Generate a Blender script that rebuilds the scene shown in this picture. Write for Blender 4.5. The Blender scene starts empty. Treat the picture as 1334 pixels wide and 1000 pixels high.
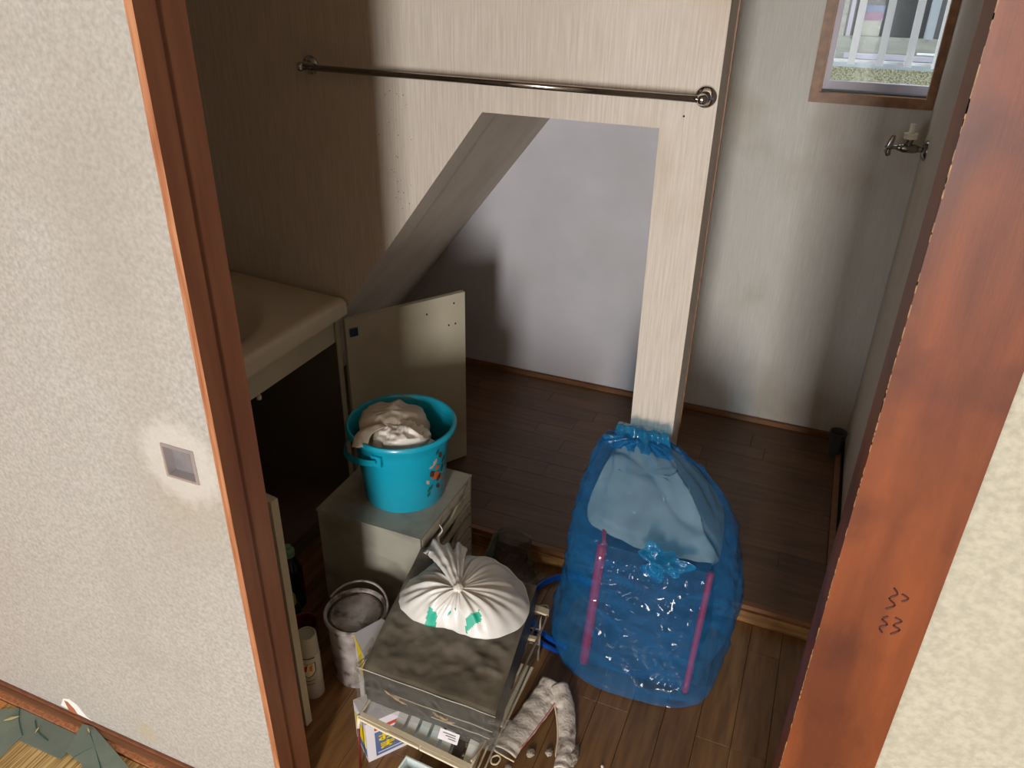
import bpy, bmesh, math, random
from mathutils import Vector, Matrix, noise

S = bpy.context.scene
COL = S.collection
# ------------------------------------------------------------------ camera
cam = bpy.data.cameras.new('camera')
camo = bpy.data.objects.new('camera', cam)
COL.objects.link(camo)
cam.sensor_width = 36.0
cam.lens = 1007.56 / 1334 * 36.0
cam.clip_start = 0.02
YAW, PITCH, ROLL = math.radians(-21.8007), math.radians(28.4409), math.radians(-1.2129)
fw = Vector((math.sin(YAW)*math.cos(PITCH), math.cos(YAW)*math.cos(PITCH), -math.sin(PITCH)))
rt = Vector((math.cos(YAW), -math.sin(YAW), 0))
dn = fw.cross(rt)
cr, sr = math.cos(ROLL), math.sin(ROLL)
rr = cr*rt + sr*dn
dd = -sr*rt + cr*dn
camo.matrix_world = Matrix(((rr.x, -dd.x, -fw.x, 0), (rr.y, -dd.y, -fw.y, 0), (rr.z, -dd.z, -fw.z, 1.5), (0, 0, 0, 1)))
S.camera = camo

# ------------------------------------------------------------------ light
w = bpy.data.worlds.new('sky')
S.world = w
w.use_nodes = True
w.node_tree.nodes['Background'].inputs[0].default_value = (0.80, 0.90, 1.0, 1)
w.node_tree.nodes['Background'].inputs[1].default_value = 6.8

def area(name, loc, target, sx, sy, power, color):
    l = bpy.data.lights.new(name, 'AREA')
    l.shape = 'RECTANGLE'; l.size = sx; l.size_y = sy; l.energy = power; l.color = color
    o = bpy.data.objects.new(name, l); COL.objects.link(o)
    o.location = loc
    d = Vector(target) - Vector(loc)
    o.rotation_euler = d.to_track_quat('-Z', 'Y').to_euler()
    return o
# daylight entering through the room's own garden window behind the camera
area('garden_window_daylight', (0.24, -2.93, 1.12), (-0.35, 1.6, 0.8), 0.40, 1.35, 138, (1.0, 0.965, 0.93))
area('side_window_daylight', (-1.55, -2.93, 1.25), (0.2, 1.6, 0.8), 0.9, 1.1, 36, (0.88, 0.94, 1.0))
S.view_settings.view_transform = 'Standard'
S.view_settings.look = 'None'
S.view_settings.gamma = 1
S.view_settings.use_curve_mapping = False
S.view_settings.exposure = 0.0

# ------------------------------------------------------------------ materials
def lin(c):
    return tuple(((x/255)/12.92 if x/255 <= .04045 else ((x/255+.055)/1.055)**2.4) for x in c) + (1,)

class MB_:
    pass
def newmat(name):
    m = bpy.data.materials.new(name); m.use_nodes = True
    nt = m.node_tree
    return m, nt, nt.nodes['Principled BSDF']

def surf(name, c1, c2=None, scale=8, stretch=(1, 1, 1), rough=.6, metal=0, bump=0, bscale=None, bstretch=None,
         detail=4, spread=(.35, .65), rnd=0, coat=0, spec=.5, c3=None, s3=3, spread3=(.55, .7), rot=(0, 0, 0), alpha=None):
    """noise-mixed colours, optional second noise patch colour c3, optional per-object random value, bump"""
    m, nt, P = newmat(name)
    N, L = nt.nodes, nt.links
    tc = N.new('ShaderNodeTexCoord')
    mp = N.new('ShaderNodeMapping'); mp.inputs['Scale'].default_value = stretch; mp.inputs['Rotation'].default_value = rot
    L.new(tc.outputs['Object'], mp.inputs['Vector'])
    src = mp.outputs['Vector']
    oi = None
    if rnd:
        oi = N.new('ShaderNodeObjectInfo')
        ad = N.new('ShaderNodeVectorMath'); ad.operation = 'ADD'
        ml = N.new('ShaderNodeMath'); ml.operation = 'MULTIPLY'; ml.inputs[1].default_value = 37
        L.new(oi.outputs['Random'], ml.inputs[0])
        L.new(src, ad.inputs[0]); L.new(ml.outputs[0], ad.inputs[1])
        src = ad.outputs[0]
    col = None
    if c2 is not None:
        nz = N.new('ShaderNodeTexNoise'); nz.inputs['Scale'].default_value = scale; nz.inputs['Detail'].default_value = detail
        L.new(src, nz.inputs['Vector'])
        rp = N.new('ShaderNodeValToRGB')
        rp.color_ramp.elements[0].position = spread[0]; rp.color_ramp.elements[1].position = spread[1]
        rp.color_ramp.elements[0].color = lin(c1); rp.color_ramp.elements[1].color = lin(c2)
        L.new(nz.outputs['Fac'], rp.inputs['Fac'])
        col = rp.outputs['Color']
    if c3 is not None:
        n3 = N.new('ShaderNodeTexNoise'); n3.inputs['Scale'].default_value = s3; n3.inputs['Detail'].default_value = 6
        L.new(tc.outputs['Object'], n3.inputs['Vector'])
        mr = N.new('ShaderNodeMapRange'); mr.inputs['From Min'].default_value = spread3[0]; mr.inputs['From Max'].default_value = spread3[1]
        L.new(n3.outputs['Fac'], mr.inputs['Value'])
        mx = N.new('ShaderNodeMix'); mx.data_type = 'RGBA'
        L.new(mr.outputs[0], mx.inputs['Factor'])
        if col: L.new(col, mx.inputs['A'])
        else: mx.inputs['A'].default_value = lin(c1)
        mx.inputs['B'].default_value = lin(c3)
        col = mx.outputs['Result']
    if rnd:
        hs = N.new('ShaderNodeHueSaturation')
        mr2 = N.new('ShaderNodeMapRange'); mr2.inputs['To Min'].default_value = 1-rnd; mr2.inputs['To Max'].default_value = 1+rnd
        L.new(oi.outputs['Random'], mr2.inputs['Value']); L.new(mr2.outputs[0], hs.inputs['Value'])
        if col: L.new(col, hs.inputs['Color'])
        else: hs.inputs['Color'].default_value = lin(c1)
        col = hs.outputs['Color']
    if col: L.new(col, P.inputs['Base Color'])
    else: P.inputs['Base Color'].default_value = lin(c1)
    P.inputs['Roughness'].default_value = rough
    P.inputs['Metallic'].default_value = metal
    P.inputs['Specular IOR Level'].default_value = spec
    P.inputs['Coat Weight'].default_value = coat
    P.inputs['Coat Roughness'].default_value = .15
    if bump:
        mb = N.new('ShaderNodeMapping'); mb.inputs['Scale'].default_value = bstretch or stretch
        L.new(tc.outputs['Object'], mb.inputs['Vector'])
        nb = N.new('ShaderNodeTexNoise'); nb.inputs['Scale'].default_value = bscale or scale; nb.inputs['Detail'].default_value = 3
        L.new(mb.outputs['Vector'], nb.inputs['Vector'])
        bp = N.new('ShaderNodeBump'); bp.inputs['Strength'].default_value = bump; bp.inputs['Distance'].default_value = .002
        L.new(nb.outputs['Fac'], bp.inputs['Height']); L.new(bp.outputs['Normal'], P.inputs['Normal'])
    return m

def film(name, tint, body, opac=.4, rough=.15, edge=.3):
    """thin plastic film: tinted transparent mixed with a glossy coloured body"""
    m, nt, P = newmat(name)
    N, L = nt.nodes, nt.links
    P.inputs['Base Color'].default_value = lin(body); P.inputs['Roughness'].default_value = rough
    P.inputs['Coat Weight'].default_value = 1; P.inputs['Coat Roughness'].default_value = .05
    tr = N.new('ShaderNodeBsdfTransparent'); tr.inputs[0].default_value = lin(tint)
    mx = N.new('ShaderNodeMixShader')
    lw = N.new('ShaderNodeLayerWeight'); lw.inputs[0].default_value = edge
    ad = N.new('ShaderNodeMath'); ad.operation = 'MULTIPLY_ADD'; ad.inputs[1].default_value = .55; ad.inputs[2].default_value = opac; ad.use_clamp = True
    L.new(lw.outputs['Facing'], ad.inputs[0]); L.new(ad.outputs[0], mx.inputs[0])
    L.new(tr.outputs[0], mx.inputs[1]); L.new(P.outputs[0], mx.inputs[2])
    L.new(mx.outputs[0], N['Material Output'].inputs['Surface'])
    return m

M = {}
M['fusuma'] = surf('fusuma_paper', (160, 156, 149), (186, 182, 175), 150, rough=.85, bump=.35, bscale=330, c3=(158, 149, 134), s3=2.0, spread3=(.5, .85), detail=8, spread=(.3, .7))
def halo(m, centre, r0, r1, col, extra):
    nt = m.node_tree; N, L = nt.nodes, nt.links; P = N['Principled BSDF']
    tc = N.new('ShaderNodeTexCoord'); sp = N.new('ShaderNodeVectorMath'); sp.operation = 'DISTANCE'; sp.inputs[1].default_value = centre
    n = N.new('ShaderNodeTexNoise'); n.inputs['Scale'].default_value = 60; n.inputs['Detail'].default_value = 5
    L.new(tc.outputs['Object'], sp.inputs[0]); L.new(tc.outputs['Object'], n.inputs['Vector'])
    ad = N.new('ShaderNodeMath'); ad.operation = 'MULTIPLY_ADD'; ad.inputs[1].default_value = -extra
    L.new(n.outputs['Fac'], ad.inputs[0]); L.new(sp.outputs['Value'], ad.inputs[2])
    mr = N.new('ShaderNodeMapRange'); mr.inputs['From Min'].default_value = r1; mr.inputs['From Max'].default_value = r0; mr.inputs['To Max'].default_value = .55
    L.new(ad.outputs[0], mr.inputs['Value'])
    mx = N.new('ShaderNodeMix'); mx.data_type = 'RGBA'; mx.inputs['B'].default_value = lin(col)
    src = P.inputs['Base Color'].links[0].from_socket
    L.new(mr.outputs[0], mx.inputs['Factor']); L.new(src, mx.inputs['A']); L.new(mx.outputs['Result'], P.inputs['Base Color'])
halo(M['fusuma'], (.372, -.015, .765), .02, .14, (164, 154, 134), .04)
halo(M['fusuma'], (.3685, -.015, .82), .035, .062, (206, 202, 194), .05)
halo(M['fusuma'], (.10, -.015, .06), .005, .03, (176, 164, 134), .02)
M['plaster'] = surf('plaster_wall', (172, 167, 150), (194, 189, 171), 120, rough=.9, bump=.45, bscale=420, c3=(178, 173, 152), s3=3, spread3=(.5, .8))
M['wallpaper'] = surf('ribbed_wallpaper', (196, 184, 170), (212, 201, 188), 12, (22, 22, .7), rough=.75, bump=.35, bscale=45, bstretch=(12, 12, .5), c3=(182, 160, 130), s3=2.6, spread3=(.55, .85))
M['wallpaper_dirty'] = surf('ribbed_wallpaper_back', (198, 194, 186), (208, 204, 196), 12, (22, 22, .7), rough=.75, bump=.4, bscale=45, bstretch=(12, 12, .5), c3=(170, 152, 124), s3=2.3, spread3=(.52, .8))
M['paint'] = surf('grey_white_board', (198, 197, 202), (206, 204, 209), 5, rough=.7, bump=.1, bscale=30, c3=(192, 188, 186), s3=3, spread3=(.5, .9))
M['slope'] = surf('slope_board', (206, 192, 172), (216, 204, 186), 6, rough=.75, bump=.15, bscale=60)
M['pillar'] = surf('red_brown_pillar', (98, 48, 24), (134, 70, 34), 7, (3, 3, .5), rough=.5, bump=.06, bscale=60, bstretch=(8, 8, .4), c3=(66, 28, 20), s3=8, spread3=(.46, .78), coat=.04, detail=7, spec=.35)
M['jamb'] = surf('brown_jamb', (116, 70, 48), (130, 82, 56), 8, (6, 6, .5), rough=.5, bump=.1, bscale=60, bstretch=(8, 8, .4))
M['rawwood'] = surf('orange_edge_wood', (150, 88, 52), (188, 132, 92), 20, (6, 6, .4), rough=.6, bump=.2, bscale=70)
M['worn'] = surf('worn_wood', (168, 122, 70), (112, 76, 42), 10, (.7, 8, 8), rough=.55, bump=.2, bscale=50, c3=(92, 58, 34), s3=4)
M['plank_f'] = surf('front_floor_plank', (112, 78, 44), (142, 104, 62), 9, (8, .7, 8), rough=.34, bump=.15, bscale=30, bstretch=(10, .8, 8), rnd=.18, detail=6, spec=.6)
M['plank_r'] = surf('raised_floor_plank', (88, 62, 42), (108, 78, 54), 7, (.7, 8, 8), rough=.42, bump=.1, bscale=30, bstretch=(.8, 10, 8), rnd=.10, detail=6)
M['subfloor'] = surf('dark_joint_wood', (34, 22, 14), rough=.8)
M['darktrim'] = surf('brown_skirting', (142, 98, 66), (116, 78, 52), 8, (.6, 6, 6), rough=.5)
M['ceil'] = surf('ceiling_board', (160, 138, 114), (174, 152, 128), 5, (.6, 8, 8), rough=.8)
M['roomwall'] = surf('old_room_wall', (168, 148, 126), (182, 162, 140), 40, rough=.9)
M['tatami'] = surf('tatami_weave', (150, 116, 64), (214, 186, 128), 9, (26, .8, 1), rough=.8, bump=.9, bscale=9, bstretch=(26, .8, 1), spread=(.4, .6))
M['tatami2'] = surf('tatami_weave_red', (186, 122, 66), (200, 140, 84), 14, (1, 26, 1), rough=.8, bump=.6, bscale=14, bstretch=(1, 30, 1))
M['heri'] = surf('grey_green_tape', (108, 122, 112), (124, 136, 124), 12, rough=.75, bump=.3, bscale=120)
M['straw'] = surf('straw', (206, 190, 130), rough=.8)
M['chrome'] = surf('chrome', (205, 205, 205), rough=.08, metal=1)
M['chrome_old'] = surf('old_chrome', (130, 126, 120), (170, 168, 160), 30, rough=.22, metal=1)
M['bar'] = surf('polished_steel', (170, 165, 160), rough=.14, metal=1)
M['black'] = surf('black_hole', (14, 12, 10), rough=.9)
M['whiteplastic'] = surf('yellowed_plastic', (222, 214, 190), rough=.45)
M['ceramic'] = surf('grimy_ceramic', (206, 194, 172), (216, 206, 186), 6, rough=.22, c3=(178, 158, 130), s3=3, spread3=(.5, .8))
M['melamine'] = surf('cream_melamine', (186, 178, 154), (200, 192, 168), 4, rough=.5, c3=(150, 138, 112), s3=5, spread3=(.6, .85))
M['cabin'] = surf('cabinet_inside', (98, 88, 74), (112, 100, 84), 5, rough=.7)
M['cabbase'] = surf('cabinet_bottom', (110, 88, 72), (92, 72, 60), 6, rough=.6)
M['boxbody'] = surf('grimy_grey_plastic', (158, 154, 140), (178, 174, 160), 5, rough=.55, c3=(112, 106, 90), s3=7, spread3=(.5, .75), bump=.1)
M['boxdrawer'] = surf('dirty_drawer_front', (196, 186, 162), (214, 204, 182), 12, rough=.55, c3=(96, 80, 56), s3=20, spread3=(.52, .7))
M['teal'] = surf('turquoise_plastic', (18, 160, 188), (22, 168, 196), 6, rough=.32, coat=.3)
M['green'] = surf('leaf_green', (30, 96, 92), rough=.5)
M['orange'] = surf('petal_orange', (196, 92, 48), rough=.5)
M['brownp'] = surf('flower_brown', (86, 56, 44), rough=.5)
M['palep'] = surf('flower_pale', (190, 170, 150), rough=.5)
M['cloth1'] = surf('beige_bag', (190, 176, 158), (206, 194, 178), 10, rough=.55)
M['cloth2'] = surf('white_bag', (226, 218, 206), (236, 230, 222), 10, rough=.45)
M['tin'] = surf('spattered_tin', (188, 180, 176), (150, 138, 132), 24, rough=.6, c3=(96, 80, 74), s3=34, spread3=(.52, .66), bump=.3, bscale=40)
M['tinlid'] = surf('stained_lid', (74, 60, 52), (120, 104, 94), 14, rough=.7, c3=(44, 34, 30), s3=22, spread3=(.48, .62), bump=.5, bscale=40)
M['canbody'] = surf('spray_can_body', (190, 180, 160), rough=.4)
M['cancap'] = surf('spray_can_cap', (172, 166, 146), rough=.5)
M['red'] = surf('label_red', (176, 40, 24), rough=.5)
M['labelorange'] = surf('label_orange', (206, 130, 50), rough=.5)
M['darkline'] = surf('label_dark', (60, 44, 36), rough=.5)
M['trayside'] = surf('black_tray', (44, 43, 40), (58, 56, 52), 14, rough=.42, bump=.3)
M['traytop'] = surf('dusty_tray_top', (100, 92, 80), (128, 120, 106), 12, rough=.75, bump=.7, bscale=28, c3=(82, 74, 62), s3=9, spread3=(.5, .7))
M['wrap'] = film('clear_wrap', (238, 236, 230), (200, 198, 192), .03, .10, .14)
M['bluefilm'] = film('blue_bag_film', (206, 226, 238), (44, 142, 212), .13, .09, .34)
M['blueknot'] = film('blue_bag_knot', (150, 206, 234), (40, 146, 200), .34, .22, .3)
M['greyfilm'] = film('grey_clear_film', (180, 178, 168), (120, 116, 106), .22, .2, .3)
M['white_bag'] = surf('white_polybag', (214, 210, 202), (226, 223, 217), 8, rough=.38, coat=.25)
M['bagteal'] = surf('teal_print', (20, 170, 140), rough=.4)
M['navy'] = surf('navy_fabric', (34, 44, 66), (46, 58, 84), 40, rough=.8, bump=.2)
M['redpipe'] = surf('red_piping', (208, 26, 48), rough=.5)
M['greycloth'] = surf('grey_cloth', (168, 162, 148), (192, 188, 176), 10, rough=.8, bump=.2, bscale=40)
M['hose'] = surf('blue_hose', (8, 70, 160), rough=.28)
M['cream'] = surf('cream_plastic', (226, 212, 180), (234, 222, 194), 10, rough=.45)
M['wire'] = surf('dirty_wire', (150, 132, 110), (178, 166, 144), 30, rough=.4, metal=.3)
M['rib'] = surf('pale_rib', (216, 220, 218), (228, 230, 226), 8, rough=.4)
M['paleblue'] = surf('pale_blue_plastic', (204, 220, 220), (216, 228, 226), 8, rough=.4)
M['card_white'] = surf('carton_white', (226, 222, 226), rough=.5)
M['card_blue'] = surf('carton_blue', (74, 92, 142), (112, 128, 168), 8, rough=.5)
M['card_yellow'] = surf('carton_yellow', (240, 208, 20), rough=.5)
M['card_red'] = surf('carton_red', (206, 78, 62), rough=.5)
M['glove'] = surf('grimy_knit', (196, 184, 170), (220, 210, 198), 30, (1, 1, 1), rough=.9, bump=.9, bscale=160, c3=(136, 112, 98), s3=26, spread3=(.6, .72))
M['cord'] = surf('cream_cord', (224, 208, 176), rough=.8)
M['pink'] = surf('pink_stitch', (206, 120, 116), rough=.8)
M['lint'] = surf('grey_lint', (150, 140, 124), (176, 168, 152), 40, rough=.95)
M['tan'] = surf('tan_scrap', (164, 138, 100), rough=.7)
M['mint'] = surf('mint_cap', (126, 170, 130), rough=.5)
M['darkglass'] = surf('dark_bottle', (30, 34, 28), rough=.15)
M['olive'] = surf('olive_cap', (150, 150, 60), rough=.5)
M['maroon'] = surf('maroon_plastic', (110, 30, 24), rough=.5)
M['greycup'] = surf('grey_rubber', (70, 74, 76), rough=.55)
M['pull'] = surf('pull_metal', (150, 146, 150), (168, 164, 168), 30, rough=.35, metal=.5)
M['pullframe'] = surf('pull_frame', (196, 190, 190), rough=.3, metal=.6)
M['winwood'] = surf('window_casing_wood', (146, 100, 56), (120, 78, 40), 10, (4, 4, 4), rough=.45)
M['alu'] = surf('grey_aluminium', (196, 192, 204), (182, 178, 190), 6, rough=.5)
M['alu2'] = surf('pale_blue_grey_aluminium', (168, 178, 186), (156, 166, 174), 6, rough=.5)
M['whitebar'] = surf('white_bar', (240, 246, 248), rough=.4)
M['stucco'] = surf('stucco', (112, 110, 84), (192, 188, 160), 220, rough=.95, bump=1, bscale=220, detail=3)
M['nbframe'] = surf('weathered_white_frame', (166, 168, 160), (148, 150, 142), 12, (.6, 5, 5), rough=.6, c3=(120, 118, 108), s3=30, spread3=(.6, .75))
M['nbglass'] = surf('dark_window_glass', (92, 92, 94), (80, 82, 84), 4, rough=.3)
M['postred'] = surf('poster_red', (170, 110, 108), (150, 140, 170), 20, rough=.7)
M['postblue'] = surf('poster_blue', (128, 142, 168), rough=.7)
M['pale'] = surf('pale_paper', (180, 182, 172), rough=.8)
M['ink'] = surf('faded_ink', (72, 26, 24), rough=.5)
M['patch'] = surf('bare_white_filler', (242, 236, 230), rough=.8)
M['chip'] = surf('peeled_wood', (166, 104, 68), rough=.8)
g, nt, P = newmat('window_pane')
P.inputs['Base Color'].default_value = (1, 1, 1, 1); P.inputs['Roughness'].default_value = .02
tr = nt.nodes.new('ShaderNodeBsdfTransparent'); mx = nt.nodes.new('ShaderNodeMixShader'); mx.inputs[0].default_value = .015
nt.links.new(tr.outputs[0], mx.inputs[1]); nt.links.new(P.outputs[0], mx.inputs[2]); nt.links.new(mx.outputs[0], nt.nodes['Material Output'].inputs['Surface'])
M['pane'] = g

# ------------------------------------------------------------------ builders (world coordinates in, stored relative to the thing)
def thing(name, loc, label=None, cat=None, group=None, kind=None):
    o = bpy.data.objects.new(name, None); COL.objects.link(o)
    o.location = loc; o.empty_display_size = .05
    if label: o['label'] = label
    if cat: o['category'] = cat
    if group: o['group'] = group
    if kind: o['kind'] = kind
    return o

def wpos(o):
    p = Vector(o.location)
    while o.parent:
        o = o.parent; p += Vector(o.location)
    return p

def obj(name, bm, mat, parent=None, label=None, cat=None, kind=None, group=None, smooth=False, loc=None, bevel=0):
    """bm is in world coordinates; the object's origin goes to loc (top level) or to the parent's place"""
    if bevel:
        bmesh.ops.bevel(bm, geom=[e for e in bm.edges if len(e.link_faces) == 2 and e.calc_face_angle(0) > .6], offset=bevel, segments=2, profile=.6, affect='EDGES')
    bmesh.ops.recalc_face_normals(bm, faces=bm.faces)
    org = wpos(parent) if parent else Vector(loc or (0, 0, 0))
    bmesh.ops.translate(bm, verts=bm.verts, vec=-org)
    me = bpy.data.meshes.new(name)
    bm.to_mesh(me); bm.free()
    if smooth:
        for p in me.polygons: p.use_smooth = True
        if smooth == 'auto': 
            try: me.set_sharp_from_angle(angle=.7)
            except Exception: pass
    for mm in (mat if isinstance(mat, (list, tuple)) else [mat]):
        me.materials.append(M[mm] if isinstance(mm, str) else mm)
    o = bpy.data.objects.new(name, me); COL.objects.link(o)
    if parent: o.parent = parent
    else: o.location = org
    if label: o['label'] = label
    if cat: o['category'] = cat
    if kind: o['kind'] = kind
    if group: o['group'] = group
    return o

def bx(x0, x1, y0, y1, z0, z1, bm=None):
    bm = bm or bmesh.new()
    vs = [bm.verts.new((x, y, z)) for x in (x0, x1) for y in (y0, y1) for z in (z0, z1)]
    for f in ((0, 1, 3, 2), (4, 6, 7, 5), (0, 4, 5, 1), (2, 3, 7, 6), (0, 2, 6, 4), (1, 5, 7, 3)):
        bm.faces.new([vs[i] for i in f])
    return bm

def obox(c, ax, ay, az, bm=None):
    """oriented box, half-vectors"""
    bm = bm or bmesh.new(); c = Vector(c); ax, ay, az = Vector(ax), Vector(ay), Vector(az)
    vs = [bm.verts.new(c+i*ax+j*ay+k*az) for i in (-1, 1) for j in (-1, 1) for k in (-1, 1)]
    for f in ((0, 1, 3, 2), (4, 6, 7, 5), (0, 4, 5, 1), (2, 3, 7, 6), (0, 2, 6, 4), (1, 5, 7, 3)):
        bm.faces.new([vs[i] for i in f])
    return bm

def prism(pts, d, bm=None):
    """closed outline of 3D points extruded along d"""
    bm = bm or bmesh.new(); d = Vector(d)
    a = [bm.verts.new(p) for p in pts]; b = [bm.verts.new(Vector(p)+d) for p in pts]
    n = len(pts)
    bm.faces.new(a); bm.faces.new(b[::-1])
    for i in range(n): bm.faces.new((a[i], a[(i+1) % n], b[(i+1) % n], b[i]))
    return bm

def lathe(c, prof, n=48, axis='Z', bm=None, cap=True):
    bm = bm or bmesh.new(); c = Vector(c); rings = []
    for r, h in prof:
        ring = []
        for i in range(n):
            a = 2*math.pi*i/n; u, v = r*math.cos(a), r*math.sin(a)
            p = {'Z': (u, v, h), 'X': (h, u, v), 'Y': (u, h, v)}[axis]
            ring.append(bm.verts.new(c+Vector(p)))
        rings.append(ring)
    for a, b in zip(rings, rings[1:]):
        for i in range(n): bm.faces.new((a[i], a[(i+1) % n], b[(i+1) % n], b[i]))
    if cap:
        bm.faces.new(rings[0][::-1]); bm.faces.new(rings[-1])
    return bm

def tube(pts, r, n=8, bm=None, closed=False, sub=0):
    bm = bm or bmesh.new()
    P_ = [Vector(p) for p in pts]
    if sub:
        Q = []
        m = len(P_)
        rng = m if closed else m-1
        for i in range(rng):
            if closed: p0, p1, p2, p3 = P_[(i-1) % m], P_[i], P_[(i+1) % m], P_[(i+2) % m]
            else: p0, p1, p2, p3 = P_[max(i-1, 0)], P_[i], P_[i+1], P_[min(i+2, m-1)]
            for k in range(sub):
                t = k/sub
                Q.append(.5*((2*p1)+(-p0+p2)*t+(2*p0-5*p1+4*p2-p3)*t*t+(-p0+3*p1-3*p2+p3)*t**3))
        if not closed: Q.append(P_[-1])
        P_ = Q
    rings = []; m = len(P_)
    up = Vector((0, 0, 1))
    for i, p in enumerate(P_):
        d = (P_[(i+1) % m]-P_[i-1]) if closed else (P_[min(i+1, m-1)]-P_[max(i-1, 0)])
        d.normalize()
        u = d.cross(up)
        if u.length < .05: u = d.cross(Vector((0, 1, 0)))
        u.normalize(); v = d.cross(u)
        rr_ = r(i/(m-1)) if callable(r) else r
        rings.append([bm.verts.new(p+rr_*(math.cos(2*math.pi*k/n)*u+math.sin(2*math.pi*k/n)*v)) for k in range(n)])
    for i in range(m if closed else m-1):
        a, b = rings[i], rings[(i+1) % m]
        for k in range(n): bm.faces.new((a[k], a[(k+1) % n], b[(k+1) % n], b[k]))
    if not closed:
        bm.faces.new(rings[0][::-1]); bm.faces.new(rings[-1])
    return bm

def grid(fn, nu, nv, bm=None, wrap=False):
    bm = bm or bmesh.new()
    V = [[bm.verts.new(fn(i/(nu if wrap else nu-1), j/(nv-1))) for j in range(nv)] for i in range(nu)]
    for i in range(nu if wrap else nu-1):
        for j in range(nv-1):
            a, b = V[i], V[(i+1) % nu]
            bm.faces.new((a[j], b[j], b[j+1], a[j+1]))
    return bm, V

def nz(p, s, o=0): return noise.noise(Vector(p)*s+Vector((o, o*1.7, -o)))
def ridge(p, s, o=0): return 1-2*abs(nz(p, s, o))
def lerp(a, b, t): return a+(b-a)*t
def interp(x, tab):
    if x <= tab[0][0]: return tab[0][1]
    for (a, u), (b, v) in zip(tab, tab[1:]):
        if x <= b: return lerp(u, v, (x-a)/(b-a))
    return tab[-1][1]

# ================================================================== SETTING
ZR = .05          # raised floor
YC = 1.64         # closet partition front
YB = 2.595        # back wall
XR = .235         # right wall of the washroom
# room behind the camera
obj('wall_left', bx(-1.80, -1.72, .80, 2.7, 0, 2.3), 'wallpaper', kind='structure')
obj('wall_right', bx(XR, XR+.08, .80, YB, 0, 2.3), 'wallpaper', kind='structure')
obj('ground', bx(-3.4, 3.2, -3.3, 2.72, -.14, -.09), 'subfloor', kind='structure')  # unseen slab, added to block sky light leaking in below the floors
obj('ceiling', bx(-3.2, 3.0, -3.1, 2.70, 2.3, 2.36), 'ceil', kind='structure')
obj('wall_room_left', bx(-3.2, -3.12, -3.1, .80, 0, 2.3), 'roomwall', kind='structure')
obj('wall_room_right', bx(2.9, 3.0, -3.1, .80, 0, 2.3), 'roomwall', kind='structure')
bm = bx(-3.2, .0, -3.1, -3.0, 0, 2.3); bx(.5, 3.0, -3.1, -3.0, 0, 2.3, bm); bx(0, .5, -3.1, -3.0, 0, .4, bm); bx(0, .5, -3.1, -3.0, 1.85, 2.3, bm)
obj('wall_room_rear', bm, 'roomwall', kind='structure')
# back wall with the window opening x -.072..XR , z 1.19..1.75
bm = bx(-1.80, -.078, YB, YB+.1, 0, 2.3); bx(-.078, XR+.08, YB, YB+.1, 0, 1.182, bm); bx(-.078, XR+.08, YB, YB+.1, 1.80, 2.3, bm)
obj('wall_back', bm, 'wallpaper_dirty', kind='structure')
# painted board facing the space under the stairs (thin board on the back wall)
obj('trim_1', bx(-1.72, -.345, YB-.006, YB, ZR+.02, 1.6), 'paint', kind='structure', label='cool grey white board behind the stair opening')

# closet partition with slanted opening
def sx(z): return -.741-(1.211-z)/1.336
pts = [(-1.72, ZR), (sx(ZR), ZR), (-.741, 1.211), (-.342, 1.211), (-.333, ZR), (-.231, ZR), (-.233, 2.3), (-1.72, 2.3)]
bm = bmesh.new()
a = [bm.verts.new((x, YC, z)) for x, z in pts]; b = [bm.verts.new((x, YC+.11, z)) for x, z in pts]
quads = [(0, 1, 2, 7), (2, 3, 6, 7), (3, 4, 5, 6)]
for q in quads:
    bm.faces.new([a[i] for i in q]); bm.faces.new([b[i] for i in q][::-1])
for i in range(8): bm.faces.new((a[i], a[(i+1) % 8], b[(i+1) % 8], b[i]))
obj('wall_middle', bm, 'wallpaper', kind='structure')
obj('trim_2', bx(-.233, -.229, YC+.104, YC+.112, ZR, 2.3), 'darktrim', kind='structure')
for (x, z) in ((-.295, 1.238),):
    obj('nail_hole', lathe((x, YC-.0006, z), [(.0022, 0), (.0022, .002)], 10, 'Y'), 'black', kind='structure')
bm = bmesh.new()
random.seed(5)
for k in range(45):
    z = random.uniform(.85, 1.24); x = -.965+random.gauss(0, .028)-(1.05-z)*.05; s = random.uniform(.0005, .0011)
    if x < sx(z)-.02: bx(x-s, x+s, YC-.0006, YC+.0005, z-s, z+s, bm)
obj('mould_specks', bm, 'brownp', kind='stuff', label='dark mould specks on the closet wall beside the slanted opening', cat='mould')

# sloped ceiling under the stairs
p1, p2 = Vector((-1.70, 1.74, sx(.0)*0-.02)), None
d = 1.31
def slp(x, y):   # height of sloped ceiling
    return lerp(1.192+(x+.762)*1.32, 1.04+(x+.92)*1.275, (y-1.75)/.845)
bm = bmesh.new()
prs = []
for y in (1.75, YB):
    prs.append([bm.verts.new((x, y, slp(x, y))) for x in (-1.68, -.3)]+[bm.verts.new((x, y, slp(x, y)+.03)) for x in (-.3, -1.68)])
bm.faces.new(prs[0]); bm.faces.new(prs[1][::-1])
for i in range(4): bm.faces.new((prs[0][i], prs[0][(i+1) % 4], prs[1][(i+1) % 4], prs[1][i]))
obj('ceiling_stair', bm, 'slope', kind='structure')

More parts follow.
